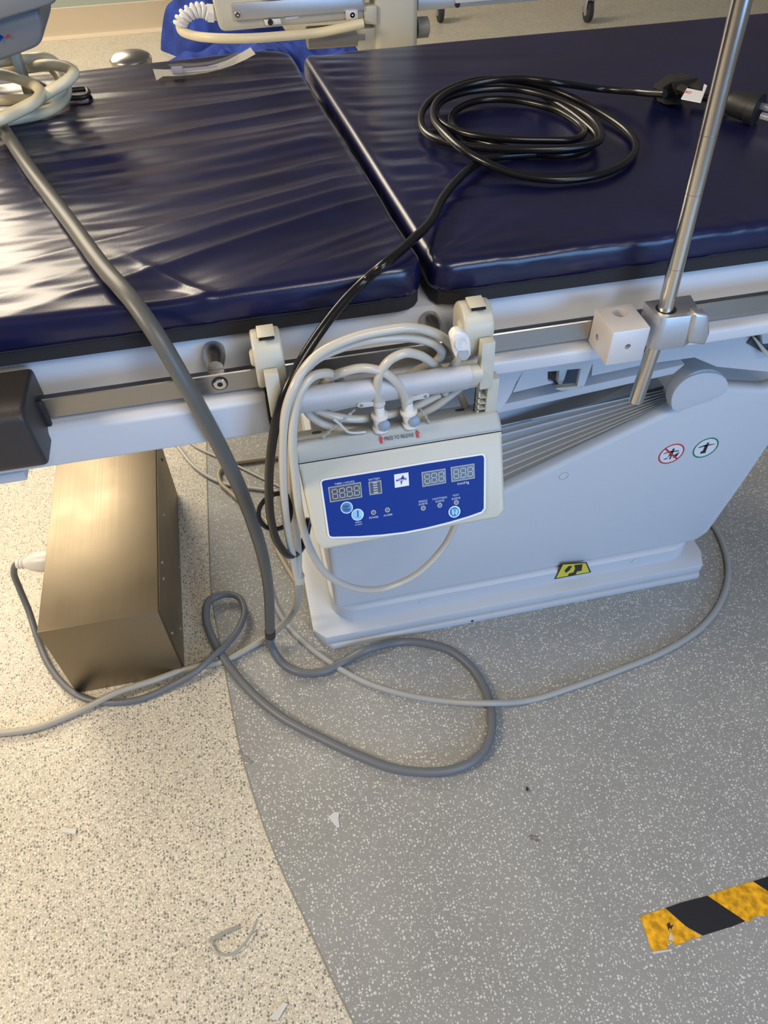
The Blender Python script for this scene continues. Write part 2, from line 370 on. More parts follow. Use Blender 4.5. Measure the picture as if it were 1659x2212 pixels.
bm = BM(); prism(bm, [(.0665, .912, .24), (.0665, .912, zc - .002), (.066, 1.0, zc + .05), (.0665, 1.278, zc + .05), (.0665, 1.278, .24)], (.196, 0, 0), .002); link('rear_cover', bm, CV, T)
for px, py in ((1218, 1028),):
    c = ony(px, py, .8822); bm = BM(); lathe_ring(bm, c, (0, -1, 0), .0085, .0093, .0004, 30); link('cover_plug', bm, mat('faint_ring', (.40, .43, .47), .5), cover)
for px, py in ((912, 1302), (1373, 1212)):
    c = ony(px, py, .8758); bm = BM(); lathe(bm, c, (0, -1, 0), [(0, .009), (.0008, .009), (.001, 0)], 24); link('cover_plug', bm, CV, skirt)
# pleated fan of nested covers
L = [(920.6), (940.6), (962), (982), (999), (1016), (1031), (1047)][::-1]
Rr = [(1457, 837), (1453, 843), (1452, 848), (1451, 853), (1450, 857), (1450, 861), (1449, 865), (1449, 870)][::-1]
lines = []
for i in range(8):
    a = ony(1078, L[i], .914 + .014 * i); b = ony(*Rr[i], .913 + .005 * i)
    d = (b - a); a2 = a - d * ((a.x - .255) / d.x); b2 = b + d * .03
    lines.append((a2, b2))
lines.append((Vector((.255, 1.035, lines[-1][0].z + .006)), Vector((lines[-1][1].x, .95, lines[-1][1].z + .01))))
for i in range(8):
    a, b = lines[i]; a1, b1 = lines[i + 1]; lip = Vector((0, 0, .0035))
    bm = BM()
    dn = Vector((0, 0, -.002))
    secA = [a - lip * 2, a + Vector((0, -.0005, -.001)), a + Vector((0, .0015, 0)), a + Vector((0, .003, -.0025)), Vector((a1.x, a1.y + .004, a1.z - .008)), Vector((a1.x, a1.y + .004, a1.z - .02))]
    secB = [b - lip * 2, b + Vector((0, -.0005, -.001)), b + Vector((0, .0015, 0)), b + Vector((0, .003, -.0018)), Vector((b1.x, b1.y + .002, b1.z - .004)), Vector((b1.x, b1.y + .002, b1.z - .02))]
    loft(bm, [secA, secB]); pc_ = link('pleated_cover', bm, M['cover_shade_tone'], T)
    bm = BM(); tube(bm, [a + Vector((0, -.001, .0)), b + Vector((0, -.001, .0))], [.0019, .0012], 8, smooth=False); link('painted_lit_lip', bm, mat('painted_edge_light', (.66, .70, .75), .4), pc_)  # added pale tube: light catching the pleat edge, put into colour
# upper beams above the fan
a, b, c_, d = ony(1090, 873, .84), ony(1480, 787, .84), ony(1455, 808, .84), ony(1075, 893, .84)
def ext(p, q, x): return p + (q - p) * ((x - p.x) / (q.x - p.x))
a2 = ext(a, b, .06); d2 = ext(d, c_, .06)
bm = BM(); prism(bm, [a2, b, c_, d2], (0, .07, 0), .001); link('column_beam', bm, CV, T)
a, b = ony(1078, 921, .862), ony(1459, 832, .862)
a, b = ext(a, b, .07), b
bm = BM(); 
# plates under the frame
plA = [(1040, 800), (1064, 797), (1185, 777), (1184, 787), (1165, 793), (1140, 799), (1128, 806), (1116, 826), (1105, 851), (1090, 875), (1077, 892), (1050, 896)]
bm.free(); bm = BM(); prism(bm, [ony(x, y, .790) for x, y in plA], (0, .008, 0), .0012); link('hinge_plate', bm, WP, T)
plB = [(1170, 780), (1300, 754), (1288, 771), (1278, 790), (1262, 833), (1247, 834), (1255, 796), (1183, 803), (1183, 822), (1196, 827), (1108, 848), (1128, 806), (1150, 790)]
bm = BM(); prism(bm, [ony(x, y, .803) for x, y in plB], (0, .006, 0)); pb = link('latch_plate', bm, WP, T)
bm = BM(); prism(bm, [ony(x, y, .806) for x, y in [(1204, 838), (1247, 834), (1262, 833), (1258, 839), (1212, 844), (1200, 840)]], (0, .008, 0)); link('latch_lip', bm, M['beige'], pb)
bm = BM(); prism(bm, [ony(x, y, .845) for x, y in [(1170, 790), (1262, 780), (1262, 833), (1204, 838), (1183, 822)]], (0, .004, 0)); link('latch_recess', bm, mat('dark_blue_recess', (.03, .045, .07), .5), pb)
bm = BM(); prism(bm, [ony(x, y, .825) for x, y in [(1208, 800), (1226, 798), (1222, 812), (1214, 832), (1205, 832)]], (0, .01, 0), .001); link('latch_tongue', bm, WP, pb)
bm = BM(); prism(bm, [ony(x, y, .815) for x, y in [(1185, 804), (1190, 804), (1212, 838), (1204, 837)]], (0, .005, 0), .0008); link('latch_lever', bm, M['black'], pb)
plC = [(1283, 760), (1720, 692), (1720, 812), (1659, 803), (1548, 792), (1500, 772), (1400, 786), (1278, 812)]
bm = BM(); prism(bm, [ony(x, y, .835) for x, y in plC], (0, .03, 0)); pc = link('column_head', bm, CV, T)
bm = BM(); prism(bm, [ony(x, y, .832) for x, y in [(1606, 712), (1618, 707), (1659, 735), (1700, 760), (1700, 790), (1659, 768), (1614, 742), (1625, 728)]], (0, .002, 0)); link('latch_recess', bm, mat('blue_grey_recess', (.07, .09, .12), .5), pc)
bm = BM(); prism(bm, [ony(x, y, .815) for x, y in [(1612, 706), (1700, 690), (1700, 738), (1648, 744), (1645, 722), (1626, 717)]], (0, .017, 0), .0015); link('latch_block', bm, CV, pc)
bm = BM(); prism(bm, [ony(x, y, .818) for x, y in [(1628, 730), (1632, 729), (1662, 763), (1700, 757), (1700, 763), (1655, 770)]], (0, .01, 0), .0008); link('latch_lever', bm, M['beige'], pc)
# round pivot at the end of the fan
pv = [(1453, 886), (1450, 866), (1459, 842), (1480, 821), (1511, 808), (1542, 806), (1562, 813), (1573, 828), (1570, 846), (1548, 860), (1505, 874), (1469, 888)]
pv3 = smooth_path([ony(x, y, .868) for x, y in pv] + [ony(*pv[0], .868)], 4)[:-1]
bm = BM(); prism(bm, pv3, (0, .022, 0), .003); link('pivot_cap', bm, CV, T)
pv = [(1470, 880), (1455, 862), (1462, 838), (1482, 815), (1512, 800), (1540, 798), (1560, 808), (1573, 826), (1570, 846), (1505, 874)]
pvb = [Vector((p.x, p.y, p.z)) for p in smooth_path([ony(x, y, .872) for x, y in pv[:-1]], 3)]
bm = BM(); prism(bm, pvb, (0, .10, 0), .004); link('pivot_drum', bm, M['cover_shade_tone'], T)
# stickers on the cover
plc = Plane((0, .8825, 0), (0, -1, 0))
def sticker(px, py, ringm, name):
    c = plc.P(px, py); r = .0255
    bm = BM(); lathe(bm, c, (0, -1, 0), [(0, r), (.0004, r), (.0004, 0)], 40); s = link(name, bm, M['label_white'], cover)
    bm = BM(); lathe_ring(bm, c + Vector((0, -.0004, 0)), (0, -1, 0), r - .0028, r, .0003, 40); link('sign_border', bm, ringm, s)
    return s, c + Vector((0, -.0005, 0))
def fig(bm, c, parts):
    for pts in parts: prism(bm, [c + Vector((x * .001, 0, z * .001)) for x, z in pts], (0, -.0002, 0))
def circ(x, z, r): return [(x + r * math.cos(t * math.pi / 6), z + r * math.sin(t * math.pi / 6)) for t in range(12)]
s, c = sticker(1450, 980, M['red'], 'warning_sign')
bm = BM(); fig(bm, c, [circ(1, 11, 2.6), [(-17, 3), (-3, 5), (13, 4), (14, 6), (-3, 8), (-17, 4.5)], [(-4, 8), (3, 8), (3, -4), (-4, -4)], [(-4, -3), (-1, -3), (-6, -9), (-12, -11), (-12, -13), (-6, -12)], [(0, -3), (3, -3), (2, -14), (-1, -14)], [(8, -4), (16, 2), (14, -9), (6, -12)]]); link('pictogram', bm, M['ink'], s)
bm = BM(); fig(bm, c + Vector((0, -.0003, 0)), [[(-17.5, 15), (-15, 17.5), (17.5, -15), (15, -17.5)]]); link('prohibition_bar', bm, M['red'], s)
s, c = sticker(1524, 967, M['green'], 'approval_sign')
bm = BM(); fig(bm, c, [circ(1, 11, 2.6), [(-16, 3), (-3, 4.5), (17, 6), (17, 7), (-3, 8.5), (-16, 5)], [(-3.5, 8), (3.5, 8), (3.5, -6), (-3.5, -6)], [(-3, -5), (3, -5), (4, -14), (-7, -14), (-7, -8), (-3, -7)]]); link('pictogram', bm, M['ink'], s)
pls = Plane((0, .8757, 0), (0, -1, 0))
bm = BM(); pls.poly(bm, [(1197, 1251), (1214, 1217), (1267, 1214), (1277, 1236)], .0002, .0003); s = link('crush_warning', bm, M['ink'], skirt)
bm = BM(); pls.poly(bm, [(1201, 1248), (1216, 1219), (1265, 1216), (1273, 1235)], .0006, .0002); link('yellow_field', bm, M['yellow_print'], s)
bm = BM(); pls.poly(bm, [(1219, 1232), (1228, 1222), (1236, 1222), (1230, 1231), (1222, 1237)], .0009, .0002); pls.poly(bm, [(1240, 1220), (1258, 1218), (1256, 1232), (1246, 1234), (1243, 1241), (1226, 1243), (1229, 1238), (1238, 1236), (1242, 1228)], .0009, .0002); link('pictogram', bm, M['ink'], s)

# ------------------------------------------------------------------ mattress pads
ZT, ZB = .921, .8665
def fb(x, y, sc_, o=3):
    return noise.fractal(Vector((x * sc_, y * sc_, 3.1)), 1.0, 2.0, o)
def pad(name, xl, xr, skl, skr, y0, y1, R_, hfun, label):
    NX, NY = 300, 210
    r = .011
    xi0, xi1 = xl + r, xr - r; yi0, yi1 = y0 + r, y1 - r
    def sk(x, y):
        t = (y - y0) / (y1 - y0); s = (x - xl) / (xr - xl); return x + (skl * (1 - s) + skr * s) * t
    def cl(x, y):
        cx = min(max(x, xi0 + R_), xi1 - R_); cy = min(max(y, yi0 + R_), yi1 - R_)
        d = Vector((x - cx, y - cy))
        m = max(abs(d.x), abs(d.y))
        if abs(d.x) > 1e-9 and abs(d.y) > 1e-9: d = d.normalized() * m
        return cx + d.x, cy + d.y
    bm = BM(); grid = []
    for j in range(NY + 1):
        row = []
        for i in range(NX + 1):
            x, y = cl(xi0 + (xi1 - xi0) * i / NX, yi0 + (yi1 - yi0) * j / NY)
            X = sk(x, y)
            row.append(bm.verts.new((X, y, ZT + hfun(X, y))))
        grid.append(row)
    for j in range(NY):
        for i in range(NX): bm.faces.new((grid[j][i], grid[j][i + 1], grid[j + 1][i + 1], grid[j + 1][i]))
    loop = [grid[0][i] for i in range(NX)] + [grid[j][NX] for j in range(NY)] + [grid[NY][i] for i in range(NX, 0, -1)] + [grid[j][0] for j in range(NY, 0, -1)]
    base = [v.co.copy() for v in loop]; n = len(base); nr = []
    for k in range(n):
        t = base[(k + 2) % n] - base[k - 2]; t.z = 0; nn = Vector((t.y, -t.x, 0)); nr.append(nn.normalized())
    prev = loop
    def ring(off, zf, m):
        nonlocal prev
        cur = [bm.verts.new(Vector((b.x, b.y, 0)) + nn * (off + m * .0012 * noise.noise(Vector((b.x * 30, b.y * 30, zf * 60)))) + Vector((0, 0, zf + (b.z - ZT) * max(0, (zf - ZB - .02) / (ZT - ZB - .02)) ** 1))) for b, nn in zip(base, nr)]
        for k in range(n): bm.faces.new((prev[k], cur[k], cur[(k + 1) % n], prev[(k + 1) % n]))
        prev = cur
    for q in range(1, 6):
        a = math.pi / 2 * q / 5; ring(r * math.sin(a), ZT - r * (1 - math.cos(a)), 0)
    zz = ZT - r
    for q in range(1, 5): ring(r + .001 * math.sin(q * .9), zz + (ZB + .019 - zz) * q / 4, 1)
    ring(r - .0015, ZB + .0185, 0)
    bm.faces.new(prev)
    rt = root(name, ((xl + xr) / 2, (y0 + y1) / 2, ZB), label, 'mattress')
    link('vinyl_cover', bm, M['vinyl'], rt, smooth=True)
    bm = BM(); band = [[Vector((b.x, b.y, 0)) + nn * (r - .002) + Vector((0, 0, z)) for b, nn in zip(base[::3], nr[::3])] for z in (ZB + .019, ZB)]
    loft(bm, band); link('bottom_band', bm, M['vinyl_band'], rt, smooth=False)
    bm = BM(); th = [Vector((b.x, b.y, ZB + .0192)) + nn * (r + .0003) for b, nn in zip(base, nr)]
    pts_ = [p for p, nn in zip(th, nr) if nn.y < -.7]; tube(bm, pts_[::4], .0006, 5, smooth=False); link('stitching', bm, M['dark_line'], rt)
    return rt
GX = .204
def ridge(v, sharp=1.6):
    s = .5 + .5 * math.sin(v); return s ** sharp
def hl(x, y):
    e = GX - .055 * (y - .745) / .75      # gap edge here
    d = max(0.0, e - x)
    yi = (y + d * 1.00) / (1 + d * .70) if True else y
    yi = (y - .0 + d * (1.02)) / (1 + d * .717)
    n1 = noise.noise(Vector((yi * 7.5, d * .7, 1.0))); n2 = noise.noise(Vector((yi * 15, d * 1.1, 5.0))); n3 = noise.noise(Vector((yi * 55, d * 2.0, 9.0)))
    ramp = min(1, d / .05)
    fade = .35 + .65 * math.exp(-d / .30)
    rg = (1 - abs(n2) * 2.2) ** 2 * .5
    h = (.0105 * n1 + .0100 * rg * (.6 + .4 * ramp) + .0016 * n3) * fade * (.25 + .75 * ramp)
    h += .0026 * noise.noise(Vector((x * 2.2, y * 17, 2.0))) * min(1, d / .25)
    h += .0013 * noise.noise(Vector((x * 6, y * 45, 7.0))) * min(1, d / .3)
    if d > .25: h += .0005 * noise.noise(Vector((x * 22, y * 80, 4.0))) * min(1, (d - .25) / .15)
    dn = (y - .745)
    # pulled pleat at the near edge
    px_, py_ = -.085, .775
    q = math.exp(-((x - px_) / .05) ** 2 - ((y - py_) / .03) ** 2); h -= .006 * q
    q = math.exp(-(((x - px_ - .02) + (y - py_) * .9) / .008) ** 2 - ((y - py_) / .05) ** 2); h += .0045 * q
    return h * min(1, .35 + dn / .05)
def hr(x, y):
    e = GX + .006 - .045 * (y - .745) / .75
    d = max(0.0, x - e - .016)
    s = y + d * .12 + .20 * d * (y - 1.05)
    n1 = noise.noise(Vector((s * 14, d * 3, 11.0))); n2 = noise.noise(Vector((s * 34, d * 5, 15.0))); n3 = noise.noise(Vector((s * 80, d * 9, 19.0)))
    a = math.exp(-d / .11) * min(1, d / .022)
    h = (.0055 * n1 + .0045 * n2 + .0006 * n3) * a + .0008 * noise.noise(Vector((x * 4, y * 9, 3.0)))
    # near corner pulls
    ang = math.atan2(y - .76, x - .215); rr = math.hypot(x - .215, y - .76)
    h += .004 * noise.noise(Vector((ang * 5.0, rr * 3, 21.0))) * math.exp(-rr / .13) * min(1, rr / .02)
    dn = y - .745
    h += .0016 * noise.noise(Vector((x * 55, y * 14, 31.0))) * math.exp(-dn / .03)
    h += .0016 * math.exp(-dn / .012) * noise.noise(Vector((x * 20, 0, 8.0)))
    return h
pad('mattress_pad', -1.0, GX, -.05, -.055, .744, 1.54, .022, hl, 'navy vinyl mattress pad with long creases, left of the gap')
pad('mattress_pad', GX + .008, 1.35, -.045, -.045, .744, 1.52, .012, hr, 'smooth navy vinyl mattress pad right of the gap, under the black cable')

# ------------------------------------------------------------------ things on the rail
# dark socket block at the left
rt = root('rail_socket', (-.33, .70, .79), 'dark grey plastic block clamped on the left end of the side rail', 'clamp')
bm = BM(); prism(bm, [(-.45, .745, .862), (-.45, .664, .866), (-.45, .655, .86), (-.45, .655, .795), (-.45, .664, .787), (-.45, .745, .787)], (.200, 0, 0), .007, 4)
link('clamp_body', bm, M['dark_plastic'], rt)
bm = BM(); box(bm, -.255, -.2445, .706, .7125, .805, .842, .002); link('clamp_lip', bm, M['black'], rt)
# drilled cube
def holed_box(name, x0, x1, y0, y1, z0, z1, m, parent, holes, bev=.0015):
    bm = BM(); box(bm, x0, x1, y0, y1, z0, z1, bev, 2); o = link(name, bm, m, parent)
    for (c, ax, r) in holes:
        bm = BM(); lathe_ring(bm, Vector(c), ax, r * .86, r, .0005, 28); h = link('hole_rim', bm, m, o)
        bm = BM(); lathe(bm, c, ax, [(0, r * .86), (.0002, r * .86), (.0002, 0)], 28); link('hole_bore', bm, mat('bore', (.10, .10, .11), .4, .6), o)
    return o
def cut(o, c, ax, r, depth):
    bm = bmesh.new(); lathe(bm, Vector(c) + Vector(ax) * .01, -Vector(ax), [(0, r), (depth + .01, r)], 32)
    bmesh.ops.recalc_face_normals(bm, faces=bm.faces)
    me = bpy.data.meshes.new('c'); bm.to_mesh(me); bm.free(); k = bpy.data.objects.new('c', me); COL.objects.link(k)
    md = o.modifiers.new('b', 'BOOLEAN'); md.object = k; md.operation = 'DIFFERENCE'; md.solver = 'EXACT'
    bpy.context.view_layer.update()
    dg = bpy.context.evaluated_depsgraph_get(); nm = bpy.data.meshes.new_from_object(o.evaluated_get(dg))
    o.modifiers.clear(); o.data = nm; bpy.data.objects.remove(k)
    nm.set_sharp_from_angle(angle=math.radians(30))
bm = BM(); box(bm, .405, .452, .658, .7115, .810, .857, .0016, 2); o = link('rail_block', bm, M['alu_white']); tag(o, 'pale metal cube with drilled holes on the side rail, left of the pole clamp', 'clamp block')
c = onz(1339, 675, .857); cut(o, c, (0, 0, 1), .0095, .03)
c = ony(1356, 749, .658); cut(o, c, (0, -1, 0), .0038, .012)
cut(o, (.405, .692, .8285), (-1, 0, 0), .0042, .012)
o.data.materials.clear(); o.data.materials.append(M['alu_white'])
# pole and clamp
rt = root('pole_clamp', (.49, .69, .80), 'aluminium clamp on the side rail gripping the steel pole', 'clamp')
cc = [(.4685, .7115), (.4685, .683), (.4700, .677), (.4735, .673), (.479, .671), (.512, .669), (.523, .675), (.530, .7115)]
bm = BM(); prism(bm, [(x, y, .811) for x, y in cc], (0, 0, .046), .0012); ob = link('clamp_body', bm, M['alu'], rt)
cut(ob, (.4865, .690, .857), (0, 0, 1), .0125, .1); ob.data.materials.clear(); ob.data.materials.append(M['alu'])
bm = BM(); lathe(bm, (.512, .676, .838), (1, -.25, 0), [(0, .0055), (.012, .0055)], 16); link('clamp_screw', bm, M['black'], rt)
bm = BM(); kn = [ony(x, y, .664) for x, y in [(1502, 678), (1533, 680), (1535, 720), (1524, 747), (1488, 743), (1494, 710)]]
prism(bm, kn, (0, .016, 0), .0035, 3); link('clamp_knob', bm, M['alu'], rt)
pb_, pt_ = ony(1435, 676, .689), ony(1603, 0, .689)
pb_ = pb_ + (pb_ - pt_).normalized() * .012
dd = (pt_ - pb_); bm = BM(); top = pb_ + dd * 1.35
lathe(bm, pb_, dd, [(0, .0075), (.0012, .0092), (dd.length * 1.35, .0092)], 32)
tag(link('drip_pole', bm, M['pole']), 'long steel pole standing upright through the clamp at right', 'pole')
for o_ in [COL.objects['drip_pole']]:
    lb_, lt_ = ony(1373, 867, .689), ony(1411, 754, .689); dl = lt_ - lb_
    bm = BM(); lathe(bm, lb_, dl, [(0, .0075), (.0012, .0092), (dl.length + .022, .0092)], 32); link('lower_rod', bm, M['pole'], o_)
    for s_ in (.22, .48, .66):
        bm = BM(); lathe(bm, pb_ + dd * s_, dd, [(0, .0092), (.0001, .00922), (.0005, .00922), (.0006, .0092)], 32); link('ring_mark', bm, mat('scratch', (.30, .28, .26), .35, 1), o_)

# ------------------------------------------------------------------ compression pump
PO = ony(636, 956, .665); PB = ony(640, 1190, .598)
vdir = (PB - PO); vdir.x = 0; H_ = vdir.length; vdir.normalize()
U = Vector((1, 0, 0)); NRM = vdir.cross(U) * 1; 
if NRM.y > 0: NRM = -NRM
pp = Plane(PO, NRM)
def uv(px, py): p = pp.P(px, py) - PO; return p.dot(U), p.dot(vdir)
def L3(u, v, wv): return PO + U * u + vdir * v + NRM * wv
u1 = uv(1077, 893)[0]; vs_ = uv(640, 1003)[1]; vb = uv(683, 1190)[1]; ub = uv(1062, 1132)[0]
u1 = .2555
D = .068
pump = root('compression_pump', (PO.x + .128, .68, PB.z), 'beige compression pump with a blue control panel hanging below the side rail', 'medical pump')
bm = BM(); prism(bm, [L3(0, .0, 0), L3(u1, 0, 0), L3(u1 + .003, vs_ - .0006, .003), L3(-.001, vs_ - .0006, .003)], -NRM * (D - .004), .005, 4)
lid = link('lid', bm, M['beige_dark'], pump)
bm = BM(); prism(bm, [L3(.0015, vs_ - .007, .0007), L3(u1 + .0005, vs_ - .007, .0007), L3(u1 + .0005, vs_ + .007, .0007), L3(.0015, vs_ + .007, .0007)], -NRM * (D - .012)); link('lid_skirt', bm, M['beige'], pump)
bm = BM(); prism(bm, [L3(.0008, vs_ - .0008, .0010), L3(u1 + .001, vs_ - .0008, .0010), L3(u1 + .001, vs_ + .0006, .0010), L3(.0008, vs_ + .0006, .0010)], -NRM * (D - .012)); link('lid_seam', bm, M['dark_line'], pump)
bm = BM(); prism(bm, [L3(0, vs_ - .0002, .0015), L3(u1 + .002, vs_ - .0002, .0015), L3(u1 - .001, vb - .010, .001), L3(u1 - .010, vb, 0), L3(.014, vb + .001, 0), L3(.006, vb - .012, .001)], -NRM * D, .0045, 4); body = link('housing', bm, M['beige'], pump)
# lid top details
for u_ in (.03, .215):
    bm = BM(); c = L3(u_, .0005, -.035); lathe(bm, c, -vdir, [(0, .006), (.0015, .006), (.0015, 0)], 18); link('lid_screw', bm, M['black'], lid)
# control panel
P6 = lambda x, y: (680 + x * .2411, 970 + y * .2411)
pan = [(45, 300), (62, 272), (90, 262), (600, 180), (1000, 112), (1490, 38), (1518, 48), (1531, 78), (1528, 530), (1500, 572), (1380, 615), (1200, 668), (1000, 718), (800, 757), (600, 780), (400, 794), (160, 800), (128, 792), (112, 765), (80, 540)]
def shr(pts, d):
    n = len(pts); out = []
    for i in range(n):
        a = Vector(pts[i - 1]); b = Vector(pts[i]); c = Vector(pts[(i + 1) % n])
        t = (c - a).normalized(); nn = Vector((-t.y, t.x)); out.append(tuple(b + nn * d))
    return out
plp = Plane(L3(0, 0, .0016), NRM)
bm = BM(); plp.poly(bm, [P6(*p) for p in pan], 0, .0008); fr = link('panel_border', bm, M['label_white'], pump)
bm = BM(); plp.poly(bm, [P6(*p) for p in shr(pan, 17)], .0008, .0003); bp_ = link('control_panel', bm, M['blue_panel'], pump)
LF = .0012
def disp(name, quad, ndig, x0, x1, bars=False):
    q = [Vector(P6(*p)) for p in quad]
    bm = BM(); plp.poly(bm, [tuple(v) for v in q], LF, .0004); o = link(name, bm, M['segment'], bp_)
    c = sum(q, Vector((0, 0))) / 4
    w_ = (q[1] - q[0]).length; h_ = (q[3] - q[0]).length
    def bil(s, t): return tuple(q[0] * (1 - s) * (1 - t) + q[1] * s * (1 - t) + q[2] * s * t + q[3] * (1 - s) * t)
    bx, by = 2.6 / w_, 2.6 / h_
    bm = BM(); plp.poly(bm, [bil(bx, by), bil(1 - bx, by), bil(1 - bx, 1 - by), bil(bx, 1 - by)], LF + .0004, .0002); link('display_glass', bm, M['screen'], o)
    bm = BM(); l2 = LF + .0006
    def r(s0, s1, t0, t1, sh=0): plp.poly(bm, [bil(s0 - sh * t0, t0), bil(s1 - sh * t0, t0), bil(s1 - sh * t1, t1), bil(s0 - sh * t1, t1)], l2, .0001)
    if bars:
        for t in (.13, .31, .49, .67, .85): r(.33, .67, t - .045, t + .045)
    else:
        step = (x1 - x0) / ndig; g = .9 / w_; gt = .9 / h_
        for k in range(ndig):
            a = x0 + step * k + step * .12; b = x0 + step * (k + .80); t0, t1, tm = .2, .8, .5; 
            for t in (t0, tm, t1): r(a + g, b - g, t - gt, t + gt)
            for xx in (a, b):
                r(xx - g, xx + g, t0 + gt, tm - gt * 1.4); r(xx - g, xx + g, tm + gt * 1.4, t1 - gt)
            r(b + step * .13, b + step * .13 + g * 2, t1 - gt, t1 + gt)
    link('display_segments', bm, mat('segment_grey', (.42, .44, .45), .4), o)  # plain pale grey bars on the dark glass
disp('timer_display', [(117, 340), (412, 292), (425, 430), (135, 476)], 4, .08, .97)
disp('battery_display', [(478, 292), (593, 275), (603, 395), (490, 411)], 0, 0, 0, True)
disp('pressure_display', [(953, 205), (1168, 170), (1174, 302), (962, 338)], 3, .08, .97)
disp('pressure_display', [(1214, 160), (1427, 126), (1431, 260), (1222, 294)], 3, .08, .97)
bm = BM(); plp.poly(bm, [P6(*p) for p in [(708, 226), (836, 206), (843, 323), (716, 345)]], LF, .0004); lg = link('logo_plate', bm, M['label_white'], bp_)
bm = BM()
plp.poly(bm, [P6(*p) for p in [(787, 229), (783, 262), (765, 266)]], LF + .0005, .0001); plp.poly(bm, [P6(*p) for p in [(790, 229), (797, 256), (783, 262)]], LF + .0005, .0001)
plp.poly(bm, [P6(*p) for p in [(766, 286), (784, 283), (770, 318)]], LF + .0005, .0001); plp.poly(bm, [P6(*p) for p in [(740, 264), (783, 258), (815, 252), (800, 262), (783, 266)]], LF + .0005, .0001)
write(bm, plp, 'MEDLINE', P6(724, 288), P6(824, 272), 4.2, LF + .0006, shear=.25, bold=.012)
link('logo_print', bm, M['blue_panel'], lg)
for s_, a, b, h in [('TIMER ( HOURS)', (176, 321), (355, 295), 4.2), ('BATTERY', (483, 282), (585, 267), 4.2), ('mmHg', (1276, 320), (1380, 304), 6), ('POWER', (487, 624), (570, 612), 4.3), ('ALARM', (615, 602), (692, 590), 4.3),
                    ('SINGLE', (929, 478), (1006, 466), 4.2), ('SLEEVE', (929, 503), (1008, 490), 4.2), ('CALF/THIGH', (1050, 455), (1182, 436), 4.2), ('SLEEVE', (1079, 477), (1158, 465), 4.2), ('FOOT', (1236, 423), (1291, 415), 4.2), ('SLEEVE', (1224, 454), (1302, 442), 4.2),
                    ('PRESS', (364, 662), (418, 654), 3), ('& HOLD', (362, 683), (424, 673), 3)]:
    bm = BM(); write(bm, plp, s_, P6(*a), P6(*b), h, LF + .0002, bold=.008); link('panel_lettering', bm, M['print_grey'], bp_)
for nm_, x, y, m1 in (('timer_button', 284, 520, 'button'), ('power_button', 381, 583, 'button_light'), ('foot_button', 1247, 557, 'button')):
    bm = BM(); px, py = P6(x, y); plp.disc(bm, px, py, .0078, LF, .0012); bb = link(nm_, bm, M['alu'], bp_)
    bm = BM(); plp.disc(bm, px, py, .0064, LF + .0012, .0004, .0006); link('button_face', bm, M[m1], bb)
    bm = BM()
    if nm_ == 'timer_button':
        write(bm, plp, 'TIMER', P6(x - 30, y - 2), P6(x + 28, y - 11), 3.4, LF + .0028, bold=.02); write(bm, plp, 'RESET', P6(x - 26, y + 25), P6(x + 32, y + 16), 3.4, LF + .0028, bold=.02); link('button_lettering', bm, mat('dark_button_ink', (.02, .08, .22), .4), bb)
    elif nm_ == 'power_button':
        plp.poly(bm, [P6(x - 4, y - 38), P6(x + 4, y - 39), P6(x + 6, y + 18), P6(x - 2, y + 19)], LF + .0025, .0002); link('power_mark', bm, M['blue_panel'], bb)
    else:
        for q, (dx, sg) in enumerate(((-14, 1), (14, -1))):
            plp.poly(bm, [P6(x + dx + 11 * math.cos(t) + sg * -4 * (math.sin(t) < 0), y + 3 + 25 * math.sin(t)) for t in [k * math.pi / 6 for k in range(12)]], LF + .0025, .0002)
            for k in range(4): plp.poly(bm, [P6(x + dx - sg * 12 + sg * 7 * k + 3 * math.cos(t), y - 27 + k * 2 + 4 * math.sin(t)) for t in [j * math.pi / 3 for j in range(6)]], LF + .0025, .0002)
        link('feet_mark', bm, M['button_light'], bb)
for x, y in ((525, 565), (650, 543), (970, 527), (1118, 501), (1266, 476)):
    bm = BM(); px, py = P6(x, y); plp.disc(bm, px, py, .0031, LF, .0003); bb = link('indicator_light', bm, mat('led_ring', (.55, .55, .5), .4), bp_)
    bm = BM(); plp.disc(bm, px, py, .0023, LF + .0003, .0002); link('indicator_lens', bm, mat('led_off', (.10, .12, .11), .3), bb)
# press to release label
pl_lid = Plane(L3(0, 0, .0004), (NRM + vdir * (-.0026 / .035) * -1).normalized())
pl_lid = Plane(L3(0, 0, .0036), NRM)
P5 = lambda x, y: (760 + x * .1989, 700 + y * .1989)
bm = BM(); write(bm, pl_lid, 'PRESS TO RELEASE', P5(358, 1268), P5(678, 1220), 8.2, 0, bold=.004); link('lid_lettering', bm, M['ink'], lid)
for ax_, ay in ((320, 1253), (716, 1190)):
    bm = BM(); pl_lid.poly(bm, [P5(ax_ - 8, ay + 48), P5(ax_ - 12, ay + 5), P5(ax_ - 24, ay + 7), P5(ax_ - 6, ay - 43), P5(ax_ + 24, ay - 4), P5(ax_ + 12, ay), P5(ax_ + 18, ay + 42)], 0, .0002); link('release_arrow', bm, M['red'], lid)
